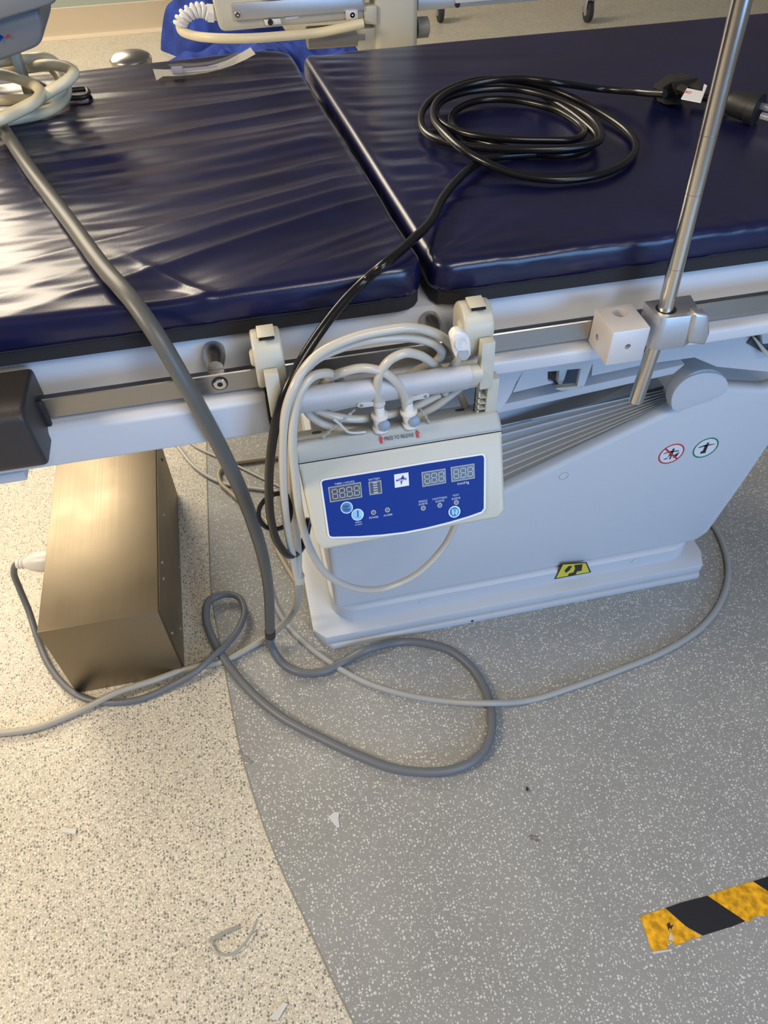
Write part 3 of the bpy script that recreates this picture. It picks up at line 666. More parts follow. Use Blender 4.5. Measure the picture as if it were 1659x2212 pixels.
# handle bar, arms, hooks
b0, b1 = ony(648, 865, .675), ony(1010, 814, .675)
def flat_tube(bm, p, q, rz_, ry_, seg=24, e=2.6):
    d = (q - p).normalized(); zz = Vector((0, 0, 1)); yy = zz.cross(d).normalized(); rs = []
    for c in (p, q):
        r = []
        for k in range(seg):
            t = 2 * math.pi * k / seg; ct, st = math.cos(t), math.sin(t)
            yr, zr = yy * math.cos(.5) + zz * math.sin(.5), zz * math.cos(.5) - yy * math.sin(.5)
            r.append(c + zr * rz_ * math.copysign(abs(st) ** (2 / e), st) + yr * ry_ * math.copysign(abs(ct) ** (2 / e), ct))
        rs.append(r)
    loft(bm, rs)
bm = BM(); flat_tube(bm, b0 + Vector((-.02, 0, 0)), b1, .0215, .012); link('handle_bar', bm, M['silver'], pump, angle=60)
bm = BM(); flat_tube(bm, b1, b1 + Vector((.014, 0, 0)), .0205, .0112); link('handle_end', bm, M['beige'], pump, angle=60)
def hook(x0, x1, dy=0):
    # profile in yz : cap over the rail
    pr = []
    cyy, czz, rr_ = .706, .866, .026
    for k in range(0, 13):
        a = math.radians(-10 + 200 * k / 12); pr.append((cyy + rr_ * math.cos(a), czz + rr_ * math.sin(a)))
    pr += [(.6835, .842), (.689, .828), (.6995, .828), (.7005, .844), (.7245, .844), (.731, .850)]
    bm = BM(); prism(bm, [(x0, y, z) for y, z in pr], (x1 - x0, 0, 0), .0035, 3); h = link('rail_hook', bm, M['beige'], pump)
    bm = BM(); prism(bm, [(x0 + .008, .694, .8925), (x0 + .008, .712, .8935), (x0 + .008, .712, .8965), (x0 + .008, .690, .8950)], (.019, 0, 0), .0008); link('hook_tab', bm, M['beige'], h)
    bm = BM(); prism(bm, [(x0 + .009, .6893, .8915), (x0 + .009, .6955, .8945), (x0 + .009, .6955, .8950), (x0 + .009, .6885, .8925)], (.017, 0, 0)); link('hook_slot', bm, M['black'], h)
    bm = BM(); lathe(bm, (x0, .697, .866), (-1, 0, 0), [(0, .010), (.002, .0095), (.004, .007), (.004, 0)], 20); link('hook_button', bm, M['beige'], h)
    return h
hook(-.007, .026); hook(.232, .268)
def armx(x0, x1, top, bot):
    bm = BM(); prism(bm, [(x0, .679, top), (x0, .667, top), (x0, .661, bot), (x0, .679, bot)], (x1 - x0, 0, 0), .0015); return bm
bm = armx(.001, .017, .862, .806); link('hook_leg', bm, M['beige'], pump)
bm = armx(.249, .2655, .862, .800); link('hook_leg', bm, M['beige'], pump)
bm = BM(); prism(bm, [(.006, .68, .810), (.012, .68, .810), (.024, .69, .735), (.010, .69, .735)], (0, .012, 0), .001); link('side_arm', bm, M['beige'], pump)
bm = BM(); box(bm, .2615, .2755, .667, .683, .740, .808, .001); link('side_arm', bm, M['beige'], pump)
bm = BM(); box(bm, .2515, .2535, .669, .683, .740, .790)
for k in range(5): box(bm, .2515, .263, .669 + .0, .683, .744 + .009 * k, .7455 + .009 * k)
box(bm, .2515, .263, .680, .683, .740, .79); link('arm_ribs', bm, M['beige'], pump)

# ------------------------------------------------------------------ hoses
def path(bm, P, r, **k): tube(bm, [at(p) for p in P], r, **k)
Y = lambda y, L_: [(a, b, 'y', y) for a, b in L_]
def Z(z, L_): return [(a, b, 'z', z) for a, b in L_]
HR = .0053
hose = root('air_hose', (.0, .65, .30), 'beige twin hose coiled over the pump handle, falling into one cord on the floor', 'hose')
HA = [(643, 1258, 'y', .70), (633, 1205, 'y', .69), (619, 1130, 'y', .665), (612, 1040, 'y', .65), (612, 950, 'y', .645), (618, 885, 'y', .645), (634, 838, 'y', .65), (655, 800, 'y', .66), (690, 764, 'y', .665), (762, 730, 'y', .67), (837, 713, 'y', .672), (893, 708, 'y', .674), (945, 722, 'y', .68), (977, 748, 'y', .69), (985, 775, 'y', .695), (975, 800, 'y', .69), (960, 850, 'y', .69)]
HB = [(645, 1258, 'y', .70), (644, 1190, 'y', .70), (636, 1110, 'y', .685), (629, 1020, 'y', .672), (628, 930, 'y', .665), (632, 880, 'y', .662), (645, 830, 'y', .664), (676, 782, 'y', .672), (743, 749, 'y', .676), (818, 732, 'y', .676), (888, 730, 'y', .68), (938, 743, 'y', .685), (954, 762, 'y', .69), (941, 782, 'y', .695), (905, 798, 'y', .697), (850, 830, 'y', .70)]
for P_ in (HA, HB):
    bm = BM(); path(bm, P_, HR); link('hose_tube', bm, M['hose'], hose)
HC = [(816, 880, 'y', .668), (815, 845, 'y', .664), (820, 808, 'y', .660), (842, 778, 'y', .660), (874, 763, 'y', .662), (905, 767, 'y', .668), (935, 786, 'y', .685), (965, 815, 'y', .705), (990, 845, 'y', .71), (1012, 895, 'y', .712), (1020, 960, 'y', .74), (1010, 1060, 'y', .745), (985, 1130, 'y', .735), (958, 1182, 'y', .72), (900, 1240, 'y', .70), (830, 1271, 'y', .69), (770, 1271, 'y', .68), (712, 1245, 'y', .668), (672, 1190, 'y', .655), (648, 1110, 'y', .645), (638, 1030, 'y', .640), (632, 950, 'y', .640), (637, 890, 'y', .644), (650, 844, 'y', .650), (673, 815, 'y', .658), (703, 806, 'y', .668), (730, 818, 'y', .69), (750, 850, 'y', .70)]
HD = [(877, 880, 'y', .668), (875, 862, 'y', .665), (860, 830, 'y', .660), (828, 804, 'y', .660), (785, 795, 'y', .662), (740, 804, 'y', .668), (705, 822, 'y', .690), (680, 860, 'y', .70)]
bm = BM(); path(bm, HC, HR); path(bm, HD, HR)
lh = root('air_hose', (.13, .66, .60), 'beige hose looping from the pump connectors, behind and below the pump', 'hose')
link('hose_tube', bm, M['hose'], lh)
HE = Y(.692, [(655, 850), (665, 890), (700, 916), (762, 929), (818, 924), (875, 909), (930, 884), (968, 857), (1000, 832)])
bm = BM(); path(bm, HE, HR); link('hose_tube', bm, M['hose'], lh)
HE = Y(.684, [(650, 830), (668, 870), (710, 895), (770, 905), (830, 898), (890, 880), (950, 850)])
bm = BM(); path(bm, HE, HR); link('hose_tube', bm, M['hose'], lh)
# connectors on the lid
def connector(px, py, tilt, label, side):
    p = at((px, py, 'y', .665)); rt = root('hose_connector', p, label, 'connector')
    ax = (Vector((tilt, .08, 1))).normalized()
    bm = BM(); lathe(bm, p + ax * -.004, ax, [(0, .010), (.004, .010), (.005, .0075), (.012, .0085), (.018, .0085), (.019, .0105), (.022, .0105), (.023, .006), (.034, .0062)], 24); link('coupling', bm, M['white_plastic'], rt)
    bm = BM(); lathe(bm, p + Vector((.003, -.006, .007)), (.05, -1, .45), [(0, .0072), (.0035, .0072), (.004, .006), (.004, 0)], 24); link('latch_button', bm, M['latch'], rt)
    # clear tag collar on the hose
    c = p + ax * .033
    bm = BM(); lathe(bm, c, ax, [(0, .0065), (.0, .0078), (.006, .0078), (.006, .0065)], 24); link('tag_collar', bm, M['frost'], rt)
    bm = BM(); s_ = side
    pts = [c + Vector((s_ * .005, -.003, .000)), c + Vector((s_ * .022, -.003, .0005)), c + Vector((s_ * .0255, -.003, .002)), c + Vector((s_ * .0265, -.003, .0045)), c + Vector((s_ * .0255, -.003, .007)), c + Vector((s_ * .021, -.003, .008)), c + Vector((s_ * .005, -.003, .006))]
    if side > 0: prism(bm, pts, (0, .0018, 0), .0004)
    else: prism(bm, pts, (0, .0018, 0), .0004)
    tg = link('tag', bm, M['frost'], rt)
    bm = BM(); lathe(bm, c + Vector((s_ * .0215, -.0031, .0042)), (0, -1, 0), [(0, .0022), (.0004, .0022), (.0004, 0)], 16); link('tag_hole', bm, mat('hole_grey', (.25, .25, .25), .5), tg)
    return rt
connector(822, 921, -.02, 'left hose connector on the pump lid, white with a grey latch', -1)
connector(886, 912, -.10, 'right hose connector on the pump lid, white with a grey latch', 1)
# loose white connector beside right hook
c = ony(995, 752, .648)
rt = root('spare_connector', c, 'loose white hose connector hanging in front of the right rail hook', 'connector')
bm = BM(); ax = Vector((0, -1, .6)).normalized()
prism(bm, [ony(x, y, .648) for x, y in [(974, 732), (982, 720), (995, 717), (1008, 721), (1016, 733), (1018, 750), (1018, 770), (1008, 778), (994, 779), (983, 772), (979, 752)]], (0, .014, 0), .0028, 3); link('coupling', bm, M['white_plastic'], rt)
bm = BM(); lathe(bm, ony(996, 741, .6475), (0, -1, .3), [(0, .0072), (.003, .0072), (.003, .0055), (.0015, .005), (.0015, 0)], 24); link('coupling_bore', bm, M['frost'], rt)
bm = BM(); lathe(bm, ony(1001, 766, .647), (0, -1, .8), [(0, .0065), (.002, .0065), (.002, 0)], 20); link('latch_button', bm, M['latch'], rt)
bm = BM(); tube(bm, [ony(1000, 760, .662), ony(990, 775, .672), ony(978, 790, .68)], .0045); link('hose_stub', bm, M['hose'], rt)
# bead chain / cable tie
def chain(P_, label):
    pts = smooth_path([at(p) for p in P_], 6); d = sum((b - a).length for a, b in zip(pts, pts[1:]))
    bm = BM(); tube(bm, pts, .0011, 6, smooth=False)
    acc = 0
    for a, b in zip(pts, pts[1:]):
        acc += (b - a).length
        if acc > .0068:
            acc = 0; bmesh.ops.create_icosphere(bm, subdivisions=1, radius=.0023, matrix=Matrix.Translation(b))
    tag(link('beaded_tie', bm, M['clear']), label, 'cable tie')
chain(Y(.662, [(767, 885), (745, 905), (720, 925), (699, 944)]), 'clear beaded tie from the left tag down to the pump lid')
chain(Y(.662, [(909, 884), (920, 900), (928, 915)]), 'short clear beaded tie beside the right hose connector')
bm = BM(); tube(bm, [at(p) for p in Y(.661, [(720, 905), (733, 915), (743, 925), (752, 933), (766, 935), (790, 933)])], .0016, 6); tag(link('zip_tie', bm, M['frost']), 'curved translucent strap end lying on the pump lid', 'cable tie')

# cord from the twin hose to the floor left
FP = Z(.009, [(548, 1394), (485, 1427)]) + Z(.012, [(405, 1444)]) + Z(.0215, [(338, 1468), (253, 1496)]) + Z(.009, [(169, 1537), (84, 1571), (0, 1584), (-120, 1590)])
bm = BM(); path(bm, [(644, 1250, 'y', .70), (643, 1263, 'y', .705), (644, 1290, 'y', .74), (632, 1325, 'z', .11), (610, 1350, 'z', .05), (585, 1371, 'z', .02)] + FP, .0068); link('floor_cord', bm, mat('beige_grey_cord', (.37, .35, .30), .4), hose)
bm = BM(); lathe(bm, ony(645, 1246, .70) + Vector((0, 0, -.012)), (0, 0, 1), [(0, .0075), (.014, .0095)], 16); link('hose_junction', bm, M['hose'], hose)

# ------------------------------------------------------------------ cables
def cable(name, P_, r, m, label, n=8, seg=14):
    bm = BM(); path(bm, P_, r, n=n, seg=seg); return tag(link(name, bm, m), label, 'cable')
mz = ZT + .009
g1 = [(-60, 190, 'z', ZT + .05), (0, 270, 'z', ZT + .016), (70, 372, 'z', ZT + .012), (150, 478, 'z', ZT + .012), (225, 580, 'z', ZT + .012), (290, 655, 'y', .735), (345, 735, 'y', .700), (395, 820, 'y', .685), (440, 900, 'y', .685), (485, 985, 'y', .70), (522, 1065, 'y', .72), (553, 1150, 'y', .75), (572, 1220, 'y', .785), (581, 1290, 'y', .83), (583, 1362, 'y', .852)]
rt = root('power_cord', (-.12, .85, 0), 'thick grey cord draped from the left pad to the floor, ending in a floor loop', 'cable')
bm = BM(); path(bm, g1, .0098); link('sheath', bm, M['grey_cable'], rt)
p = at((583, 1362, 'y', .852)); q = at((584, 1374, 'y', .852))
bm = BM(); cyl(bm, p, q, .0108); link('collar', bm, M['dark_plastic'], rt)
zf = .0095
g2 = [(583, 1368, 'y', .852)] + [(588, 1400, 'z', .03)] + Z(zf, [(610, 1432), (650, 1453), (697, 1451), (742, 1430)]) + Z(.024, [(795, 1403)]) + Z(zf, [(865, 1387), (920, 1390), (975, 1407), (1022, 1446), (1052, 1500)]) + Z(zf + .004, [(1063, 1560), (1052, 1612), (1020, 1645), (975, 1663), (920, 1668), (850, 1660), (780, 1635), (700, 1598), (610, 1550), (545, 1497)]) + Z(.012, [(496, 1440)]) + Z(.02, [(462, 1385), (445, 1335), (452, 1298), (485, 1284), (515, 1290), (528, 1318), (518, 1355)]) + Z(.024, [(490, 1392)]) + Z(.026, [(464, 1415)]) + Z(.0225, [(422, 1452)]) + Z(.0085, [(359, 1487), (295, 1512), (232, 1518), (181, 1508), (143, 1484), (105, 1436), (82, 1381)]) + Z(.035, [(63, 1322)]) + Z(.08, [(42, 1271)]) + Z(.125, [(30, 1237)]) + Z(.150, [(36, 1219), (58, 1218)])
bm = BM(); path(bm, g2, [.0086] * 26 + [.0068] * 18); link('floor_loop', bm, M['slate_cable'], rt)
bm = BM(); a_, b_2 = onz(36, 1219, .150), onz(100, 1212, .150)
lathe(bm, a_, (b_2 - a_), [(0, .0085), (.006, .0105), (.008, .009), (.012, .0115), (.016, .0098), (.020, .012), (.03, .017), (.045, .022), (.075, .024), (.092, .024)], 24); link('mains_plug', bm, M['white_plastic'], rt)
cable('floor_cable', Z(.0075, [(560, 1190), (575, 1250), (591, 1298), (613, 1340), (657, 1388)]) + Z(.0065, [(728, 1441), (791, 1475), (868, 1499), (957, 1514)]) + Z(.026, [(1047, 1519)]) + Z(.0075, [(1142, 1513), (1238, 1484), (1334, 1449), (1429, 1410), (1512, 1358), (1557, 1300), (1573, 1236), (1563, 1180), (1541, 1136), (1510, 1105)]), .0065, M['light_cable'], 'light grey cable sweeping around the front of the table base')
cable('thin_cable', Z(.006, [(360, 930), (385, 965), (420, 1008), (460, 1035), (500, 1049), (545, 1055), (600, 1062)]), .0045, M['white_cable'], 'pale cable lying on the floor right of the steel box')
cable('thin_cable', Z(.005, [(395, 940), (420, 963), (465, 985), (510, 1005), (560, 1030), (640, 1068)]), .003, M['white_cable'], 'thin pale cable crossing the floor behind the thick grey cord')
cable('thin_cable', Z(.008, [(660, 975), (600, 987), (540, 995), (495, 1003), (474, 1018), (476, 1042), (500, 1066), (530, 1092), (575, 1125), (600, 1190), (640, 1260)]), .0058, mat('tan_cable', (.42, .36, .26), .4), 'tan cable bending on the floor beneath the table frame')

# black cable
bz = ZT + .0075
lv = lambda k: bz + .004 * k
loops = [(1436, 203, .03), (1400, 201, .02), (1370, 198, .014), (1300, 192, .008), (1200, 178, .03), (1130, 170, .03), (1060, 174, .026), (990, 190, .022), (945, 218, .018), (936, 255, .016), (962, 290, .018), (1003, 325, .016), (1055, 354, .010), (1120, 378, .002), (1210, 388, .0), (1300, 376, .0), (1358, 346, .0), (1373, 312, .0), (1345, 275, .0), (1265, 225, .004), (1185, 190, .012), (1110, 174, .018), (1040, 172, .018), (975, 190, .015), (925, 222, .012), (909, 256, .008), (922, 288, .006), (975, 310, .008), (1060, 320, .010), (1150, 323, .012), (1235, 320, .012), (1288, 309, .012), (1299, 290, .012), (1270, 250, .012), (1190, 210, .014), (1110, 192, .014), (1020, 196, .014), (960, 215, .012), (941, 243, .010), (958, 268, .010), (1010, 289, .010), (1090, 300, .010), (1180, 303, .008), (1238, 302, .006), (1262, 285, .002), (1232, 253, .001), (1180, 230, .0), (1100, 215, .0), (1035, 217, .0), (985, 238, .0), (975, 262, .0), (1000, 292, .0), (1065, 313, .0), (1150, 331, .0), (1215, 334, .0), (1262, 325, -.0), (1290, 300, .003), (1250, 255, .007), (1165, 200, .010)]
bc = root('power_cord', (.35, 1.0, ZT), 'black power cord coiled on the right pad and hanging beside the pump', 'cable')
bm = BM(); path(bm, [(x, y, 'z', bz + h) for x, y, h in loops], .0052, n=7); link('cord_coil', bm, M['black_cable'], bc)
down = [(1230, 330, 'z', bz), (1120, 334, 'z', bz), (1060, 341, 'z', bz + .002), (1025, 356, 'z', bz + .004), (985, 392, 'z', bz + .004), (955, 430, 'z', bz + .004), (930, 478, 'z', bz + .004), (880, 528, 'z', bz + .006), (825, 575, 'z', bz + .006), (790, 604, 'y', .742), (742, 652, 'y', .722), (692, 716, 'y', .695), (648, 784, 'y', .672), (617, 845, 'y', .655), (597, 910, 'y', .650), (585, 980, 'y', .650), (581, 1050, 'y', .655), (585, 1120, 'y', .66), (600, 1172, 'y', .67), (622, 1198, 'y', .68), (642, 1194, 'y', .70), (656, 1172, 'y', .72), (668, 1120, 'y', .74)]
bm = BM(); path(bm, down, .0056); link('cord_drop', bm, M['black_cable'], bc)
bm = BM(); path(bm, Y(.668, [(612, 1064), (590, 1069), (570, 1082), (559, 1104), (563, 1127), (578, 1140), (602, 1142), (622, 1130), (628, 1100), (620, 1070)]), .003); link('cord_strap', bm, M['velcro'], bc)
# black bundle strap with label and plug
c = onz(1478, 205, ZT + .012)
bm = BM()
sp = [(1431, 197), (1432, 188), (1448, 178), (1466, 165), (1472, 170), (1490, 163), (1508, 168), (1521, 184), (1517, 197), (1500, 192), (1487, 187), (1480, 200), (1475, 214), (1470, 226), (1438, 226), (1434, 212)]
prism(bm, [onz(x, y, ZT + .03) for x, y in sp][:12] + [onz(x, y, ZT + .004) for x, y in sp[12:]], (0, .028, -.004), .004, 3); link('cord_wrap', bm, M['velcro'], bc)
lbp = [(1471, 213), (1484, 190), (1517, 197), (1521, 181), (1527, 184), (1513, 221)]
bm = BM(); prism(bm, [onz(x, y, ZT + .036) for x, y in lbp], (0, -.0012, -.0006)); wl = link('cord_label', bm, M['label_white'], bc)
plw = Plane(onz(1495, 205, ZT + .036) + Vector((0, -.0012, -.0006)), (0, 0, 1))
bm = BM(); write(bm, plw, 'CAU', (1494, 200), (1478, 197), -5.0, .0012, bold=.01); link('label_print', bm, M['red'], wl)
bm = BM(); path(bm, Z(ZT + .012, [(1500, 208), (1540, 213), (1580, 222)]), .0055); link('cord_end', bm, M['black_cable'], bc)
a_, b_2 = onz(1555, 216, ZT + .020), onz(1640, 238, ZT + .020)
bm = BM(); d_ = (b_2 - a_); lathe(bm, a_, d_, [(0, .006), (.012, .012), (.022, .0165), (.046, .0185), (.048, .0215), (.060, .0215)], 28); link('plug_body', bm, M['black'], bc)
e_ = a_ + d_.normalized() * .060
bm = BM()
for q in (-.010, .010): lathe(bm, e_ + Vector((0, 0, 0)) + Vector((0, q, q * .4)), d_, [(0, .0045), (.05, .0045)], 14)
link('plug_sleeve', bm, M['clear'], bc)

# ------------------------------------------------------------------ steel box on the floor
sb = root('steel_box', (-.373, 1.12, 0), 'brushed stainless steel box standing on the cream floor under the table', 'box')
bm = BM(); prism(bm, [(-.482, .860, .0015), (-.265, .858, .0015), (-.265, .858, .2225), (-.481, .860, .2265)], (0, .53, 0), .0015); bx = link('housing', bm, M['steel_box'], sb)
bm = BM(); prism(bm, [(-.2645, .868, .004), (-.2645, 1.38, .004), (-.2645, 1.38, .217), (-.2645, .868, .217)], (.0012, 0, 0)); link('side_panel', bm, M['steel_box'], sb)
for px, py in ((350, 993), (369, 1009), (353, 1112), (387, 1107), (353, 1250), (390, 1357), (372, 1367), (350, 1215), (388, 1224)):
    r = _ray(px, py); t = (-.2632 - 0) / r[0]; p = Vector(CAMP + r * t)
    if p.y < 0 or p.z < .003 or p.z > .22 or p.y > 1.38: continue
    bm = BM(); lathe(bm, p, (1, 0, 0), [(0, .004), (.001, .004), (.002, .0025), (.002, 0)], 14); link('screw', bm, M['black'] if py < 1020 else M['polish'], sb)

# ------------------------------------------------------------------ needle packet on the left pad
pk = [(329, 151), (331, 145), (345, 149), (361, 162), (338, 174)]
rt = root('syringe_packet', onz(440, 150, ZT), 'opened white paper packet with a clear plastic front on the left pad', 'packet')
tp = [(330, 149), (352, 150), (380, 150), (412, 149), (440, 145), (468, 138), (495, 128), (520, 115), (541, 102)]
bt = [(338, 174), (352, 165), (386, 164), (418, 161), (447, 157), (476, 150), (503, 141), (530, 129), (552, 117)]
zt_ = [.004, .004, .004, .004, .004, .006, .010, .016, .024]
bm = BM(); A = [bm.verts.new(onz(x, y, ZT + .003 + h)) for (x, y), h in zip(tp, zt_)]; B = [bm.verts.new(onz(x, y, ZT + .002 + h * .9)) for (x, y), h in zip(bt, zt_)]
for i in range(8): bm.faces.new((A[i], A[i + 1], B[i + 1], B[i]))
bmesh.ops.solidify(bm, geom=bm.faces[:], thickness=.0008); link('paper_backing', bm, M['paper'], rt)
tp2 = [(360, 139), (392, 136), (422, 136), (452, 132), (480, 125), (505, 117), (522, 112)]; md_ = [(368, 143), (392, 143), (424, 142), (454, 138), (482, 131), (507, 123), (524, 117)]; bt2 = [(365, 156), (392, 157), (424, 155), (454, 150), (482, 142), (507, 133), (526, 124)]
bm = BM(); rows = [[bm.verts.new(onz(x, y, ZT + hh)) for x, y in rw] for rw, hh in ((tp2, .008), (md_, .018), (bt2, .008))]
for a, b in zip(rows, rows[1:]):
    for i in range(6): bm.faces.new((a[i], a[i + 1], b[i + 1], b[i]))
link('clear_front', bm, mat('clear_film', (.95, .95, .95), .10, alpha=.16), rt)
bm = BM(); tube(bm, [onz(372, 152, ZT + .010), onz(395, 151, ZT + .010)], [.0055, .0055], smooth=False); tube(bm, [onz(395, 151, ZT + .010), onz(470, 143, ZT + .011)], [.002, .0012], smooth=False); link('needle', bm, mat('pink_hub', (.72, .60, .62), .3, trans=.3), rt)

# ------------------------------------------------------------------ cream cable coil on the left pad
cz = ZT + .0085
cc_ = [(-70, 128, .05), (-20, 134, .045), (30, 129, .045), (70, 126, .045), (98, 125, .045), (120, 136, .035), (133, 160, .018), (144, 188, .006), (138, 214, .002), (108, 238, .0), (50, 254, .0), (-20, 262, .0), (-70, 240, .0), (-50, 222, .002), (20, 217, .006), (70, 215, .010), (112, 209, .012), (134, 192, .018), (127, 165, .026), (113, 148, .030), (95, 143, .02), (60, 147, .006), (20, 150, .0), (-40, 155, .0), (-60, 145, .01), (0, 140, .02), (60, 144, .03), (108, 140, .046), (146, 146, .05), (160, 158, .05), (146, 174, .045), (108, 198, .035), (70, 222, .02), (20, 246, .012), (-30, 262, .012), (-80, 270, .01), (-90, 200, .01), (-50, 160, .03), (0, 160, .036), (45, 172, .036), (80, 188, .036), (88, 203, .036), (74, 222, .034), (42, 240, .03), (0, 258, .028), (-60, 275, .02)]
cable('cream_cable', [(x, y, 'z', cz + h) for x, y, h in cc_], .0082, M['cream_cable'], 'thick cream cable coiled on the far left corner of the left pad', n=7)
bm = BM(); p = onz(148, 203, ZT + .006); tube(bm, [onz(140, 198, ZT + .008), onz(160, 194, ZT + .008), onz(186, 193, ZT + .006), onz(186, 208, ZT + .005), onz(150, 212, ZT + .005)], .004); tag(link('clip', bm, M['black']), 'small black clip beside the cream cable coil', 'clip')

# monitor on arm above
rt = root('monitor_arm', (-.30, 1.30, ZT + .02), 'grey rounded equipment housing hanging above the cream cable coil', 'monitor')
lo = [(-150, 60), (82, 18), (88, 40), (93, 60), (93, 80), (88, 94), (76, 104), (40, 118), (0, 132), (-150, 190)]
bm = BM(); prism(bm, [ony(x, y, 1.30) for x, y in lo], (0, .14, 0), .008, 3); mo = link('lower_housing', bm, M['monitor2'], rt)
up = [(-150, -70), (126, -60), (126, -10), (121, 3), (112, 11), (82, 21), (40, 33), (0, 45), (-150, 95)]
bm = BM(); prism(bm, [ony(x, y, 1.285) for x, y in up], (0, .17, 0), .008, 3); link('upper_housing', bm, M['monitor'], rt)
plm = Plane((0, 1.299, 0), (0, -1, 0))
bm = BM(); plm.poly(bm, [(-8, 72), (2, 75), (9, 80), (3, 84), (0, 92), (-4, 84), (-12, 82)], .001, .0003); link('star_mark', bm, M['blue_panel'], mo)
bm = BM(); plm.poly(bm, [(12, 78), (17, 76), (17, 73), (24, 76), (19, 82), (18, 79), (13, 81)], .001, .0003); link('arrow_mark', bm, M['red'], mo)
bm = BM(); box(bm, ony(26, 125, 1.40).x, ony(44, 125, 1.40).x, 1.39, 1.42, ZT + .006, 1.10, .003); link('arm_post', bm, M['beige'], rt)

# steel knob beyond the pad
c = ony(283, 130, 1.60)
rt = root('steel_dome', c, 'domed stainless steel fitting behind the far edge of the left pad', 'metal fitting')
bm = BM(); lathe(bm, c - Vector((0, 0, .010)), (0, 0, 1), [(0, .033), (.002, .0365), (.013, .038), (.0165, .036), (.021, .028), (.0245, .014), (.0255, 0)], 40); link('dome', bm, M['satin'], rt)
bm = BM(); lathe(bm, c - Vector((0, 0, .052)), (0, 0, 1), [(0, .016), (.04, .016)], 20); link('stem', bm, M['steel'], rt)
bm = BM(); box(bm, c.x - .03, c.x + .03, 1.55, 1.64, c.z - .058, c.z - .05); link('mount_plate', bm, M['steel'], rt)

# ------------------------------------------------------------------ equipment arm behind the table
YE = 1.78
eq = root('equipment_stand', (.40, YE, 0), 'beige post and housing with a metal rail beyond the right pad', 'equipment stand')
def ep(L_, y, d, m, name, bev=.002, par=None):
    bm = BM(); prism(bm, [ony(a, b, y) for a, b in L_], (0, d, 0), bev, 2); return link(name, bm, m, par or eq)
CB = M['beige']
zb_ = ony(860, 98, YE).z
bm = BM(); box(bm, ony(810, 60, YE).x, ony(904, 60, YE).x, YE, YE + .07, 0.0, 1.25, .014, 4); link('post', bm, M['cream_cable'] if 0 else CB, eq)
ep([(452, -60), (462, 10), (470, 50), (478, 70), (500, 69), (790, 42), (790, -60)], YE + .0, .14, CB, 'housing', .01)
hs = ep([(500, 8), (780, -12), (787, 22), (505, 45)], YE - .008, .009, M['alu'], 'metal_strip', .001)
ep([(566, -30), (790, -45), (792, -16), (568, 2)], YE - .012, .008, M['alu'], 'metal_strip', .001)
ep([(570, 44), (606, 41), (608, 52), (574, 55)], YE - .010, .012, M['white_plastic'], 'strip_bracket', .001)
ep([(747, 24), (773, 22), (774, 41), (748, 43)], YE - .012, .014, M['alu_white'], 'strip_bracket', .001)
for px, py in ((513, 32), (584, 48), (761, 32)):
    bm = BM(); lathe(bm, ony(px, py, YE - .009), (0, -1, 0), [(0, .006), (.003, .005), (.003, .002), (.001, 0)], 18); link('screw', bm, M['polish'] if px < 520 else M['black'], eq)
ep([(615, 37), (645, 34), (645, 40), (617, 43)], YE - .002, .003, M['label_white'], 'maker_label', .0005)
bm = BM(); a_ = ony(655, 80, YE + .03); b_2 = ony(778, 78, YE + .03); a_, b_2 = ony(662, 82, YE + .03), ony(785, 74, YE + .03); lathe(bm, a_, b_2 - a_, [(0, .018), (.002, .021), ((b_2 - a_).length, .021)], 24); link('cross_tube', bm, M['monitor'], eq)
bm = BM(); a_ = ony(900, 60, YE + .03); lathe(bm, a_, (1, 0, 0), [(0, .02), (.024, .02), (.026, .016), (.026, 0)], 24); link('cross_tube_end', bm, M['monitor2'], eq)
ep([(770, 66), (815, 58), (815, 110), (776, 116)], YE + .01, .06, CB, 'post_bracket', .003)
ep([(785, 14), (815, 12), (815, 55), (788, 52)], YE - .005, .03, CB, 'post_clip', .003)
ep([(903, -6), (1163, -34), (1164, 2), (1020, 14), (903, 25)], YE + .02, .02, M['alu'], 'metal_arm', .002)
ep([(985, -30), (1100, -42), (1100, -2), (985, 8)], YE + .012, .01, M['white_paint'], 'arm_plate', .002)
bm = BM(); lathe(bm, ony(988, 10, YE + .02), (0, -1, 0), [(0, .006), (.004, .005), (.004, 0)], 16); link('screw', bm, M['black'], eq)
# coiled strain relief and lead
hx = [(453, 30), (438, 22), (424, 22), (408, 28), (394, 40), (388, 56)]
bm = BM(); P_ = smooth_path([ony(x, y, YE + .03) for x, y in hx], 10); tube(bm, P_, .0085, 10, smooth=False); n_ = len(P_); sp_ = []
for i in range(0, 240):
    t = i / 239 * (n_ - 1.001); k = int(t); p = P_[k].lerp(P_[k + 1], t - k); tt = (P_[k + 1] - P_[k]).normalized(); a = Vector((0, 1, 0)); b = tt.cross(a).normalized(); ang = i / 239 * 2 * math.pi * 8
    sp_.append(p + (a * math.cos(ang) + b * math.sin(ang)) * .0105)
tube(bm, sp_, .0042, 8, smooth=False); link('strain_relief', bm, M['white_plastic'], eq)
bm = BM(); lathe(bm, ony(448, 28, YE + .03), (1, 0, -.15), [(0, .018), (.012, .018), (.013, .014), (.03, .014)], 6); link('cable_gland', bm, M['white_plastic'], eq)
bm = BM(); path(bm, [(388, 54, 'y', YE + .03), (392, 66, 'y', YE + .028), (415, 76, 'y', YE + .01), (460, 82, 'y', YE - .02), (530, 83, 'y', YE - .03), (620, 77, 'y', YE - .02), (690, 70, 'y', YE - .01), (740, 60, 'y', YE - .015), (785, 50, 'y', YE - .015)], .0088); link('lead', bm, M['cream_cable'], eq)

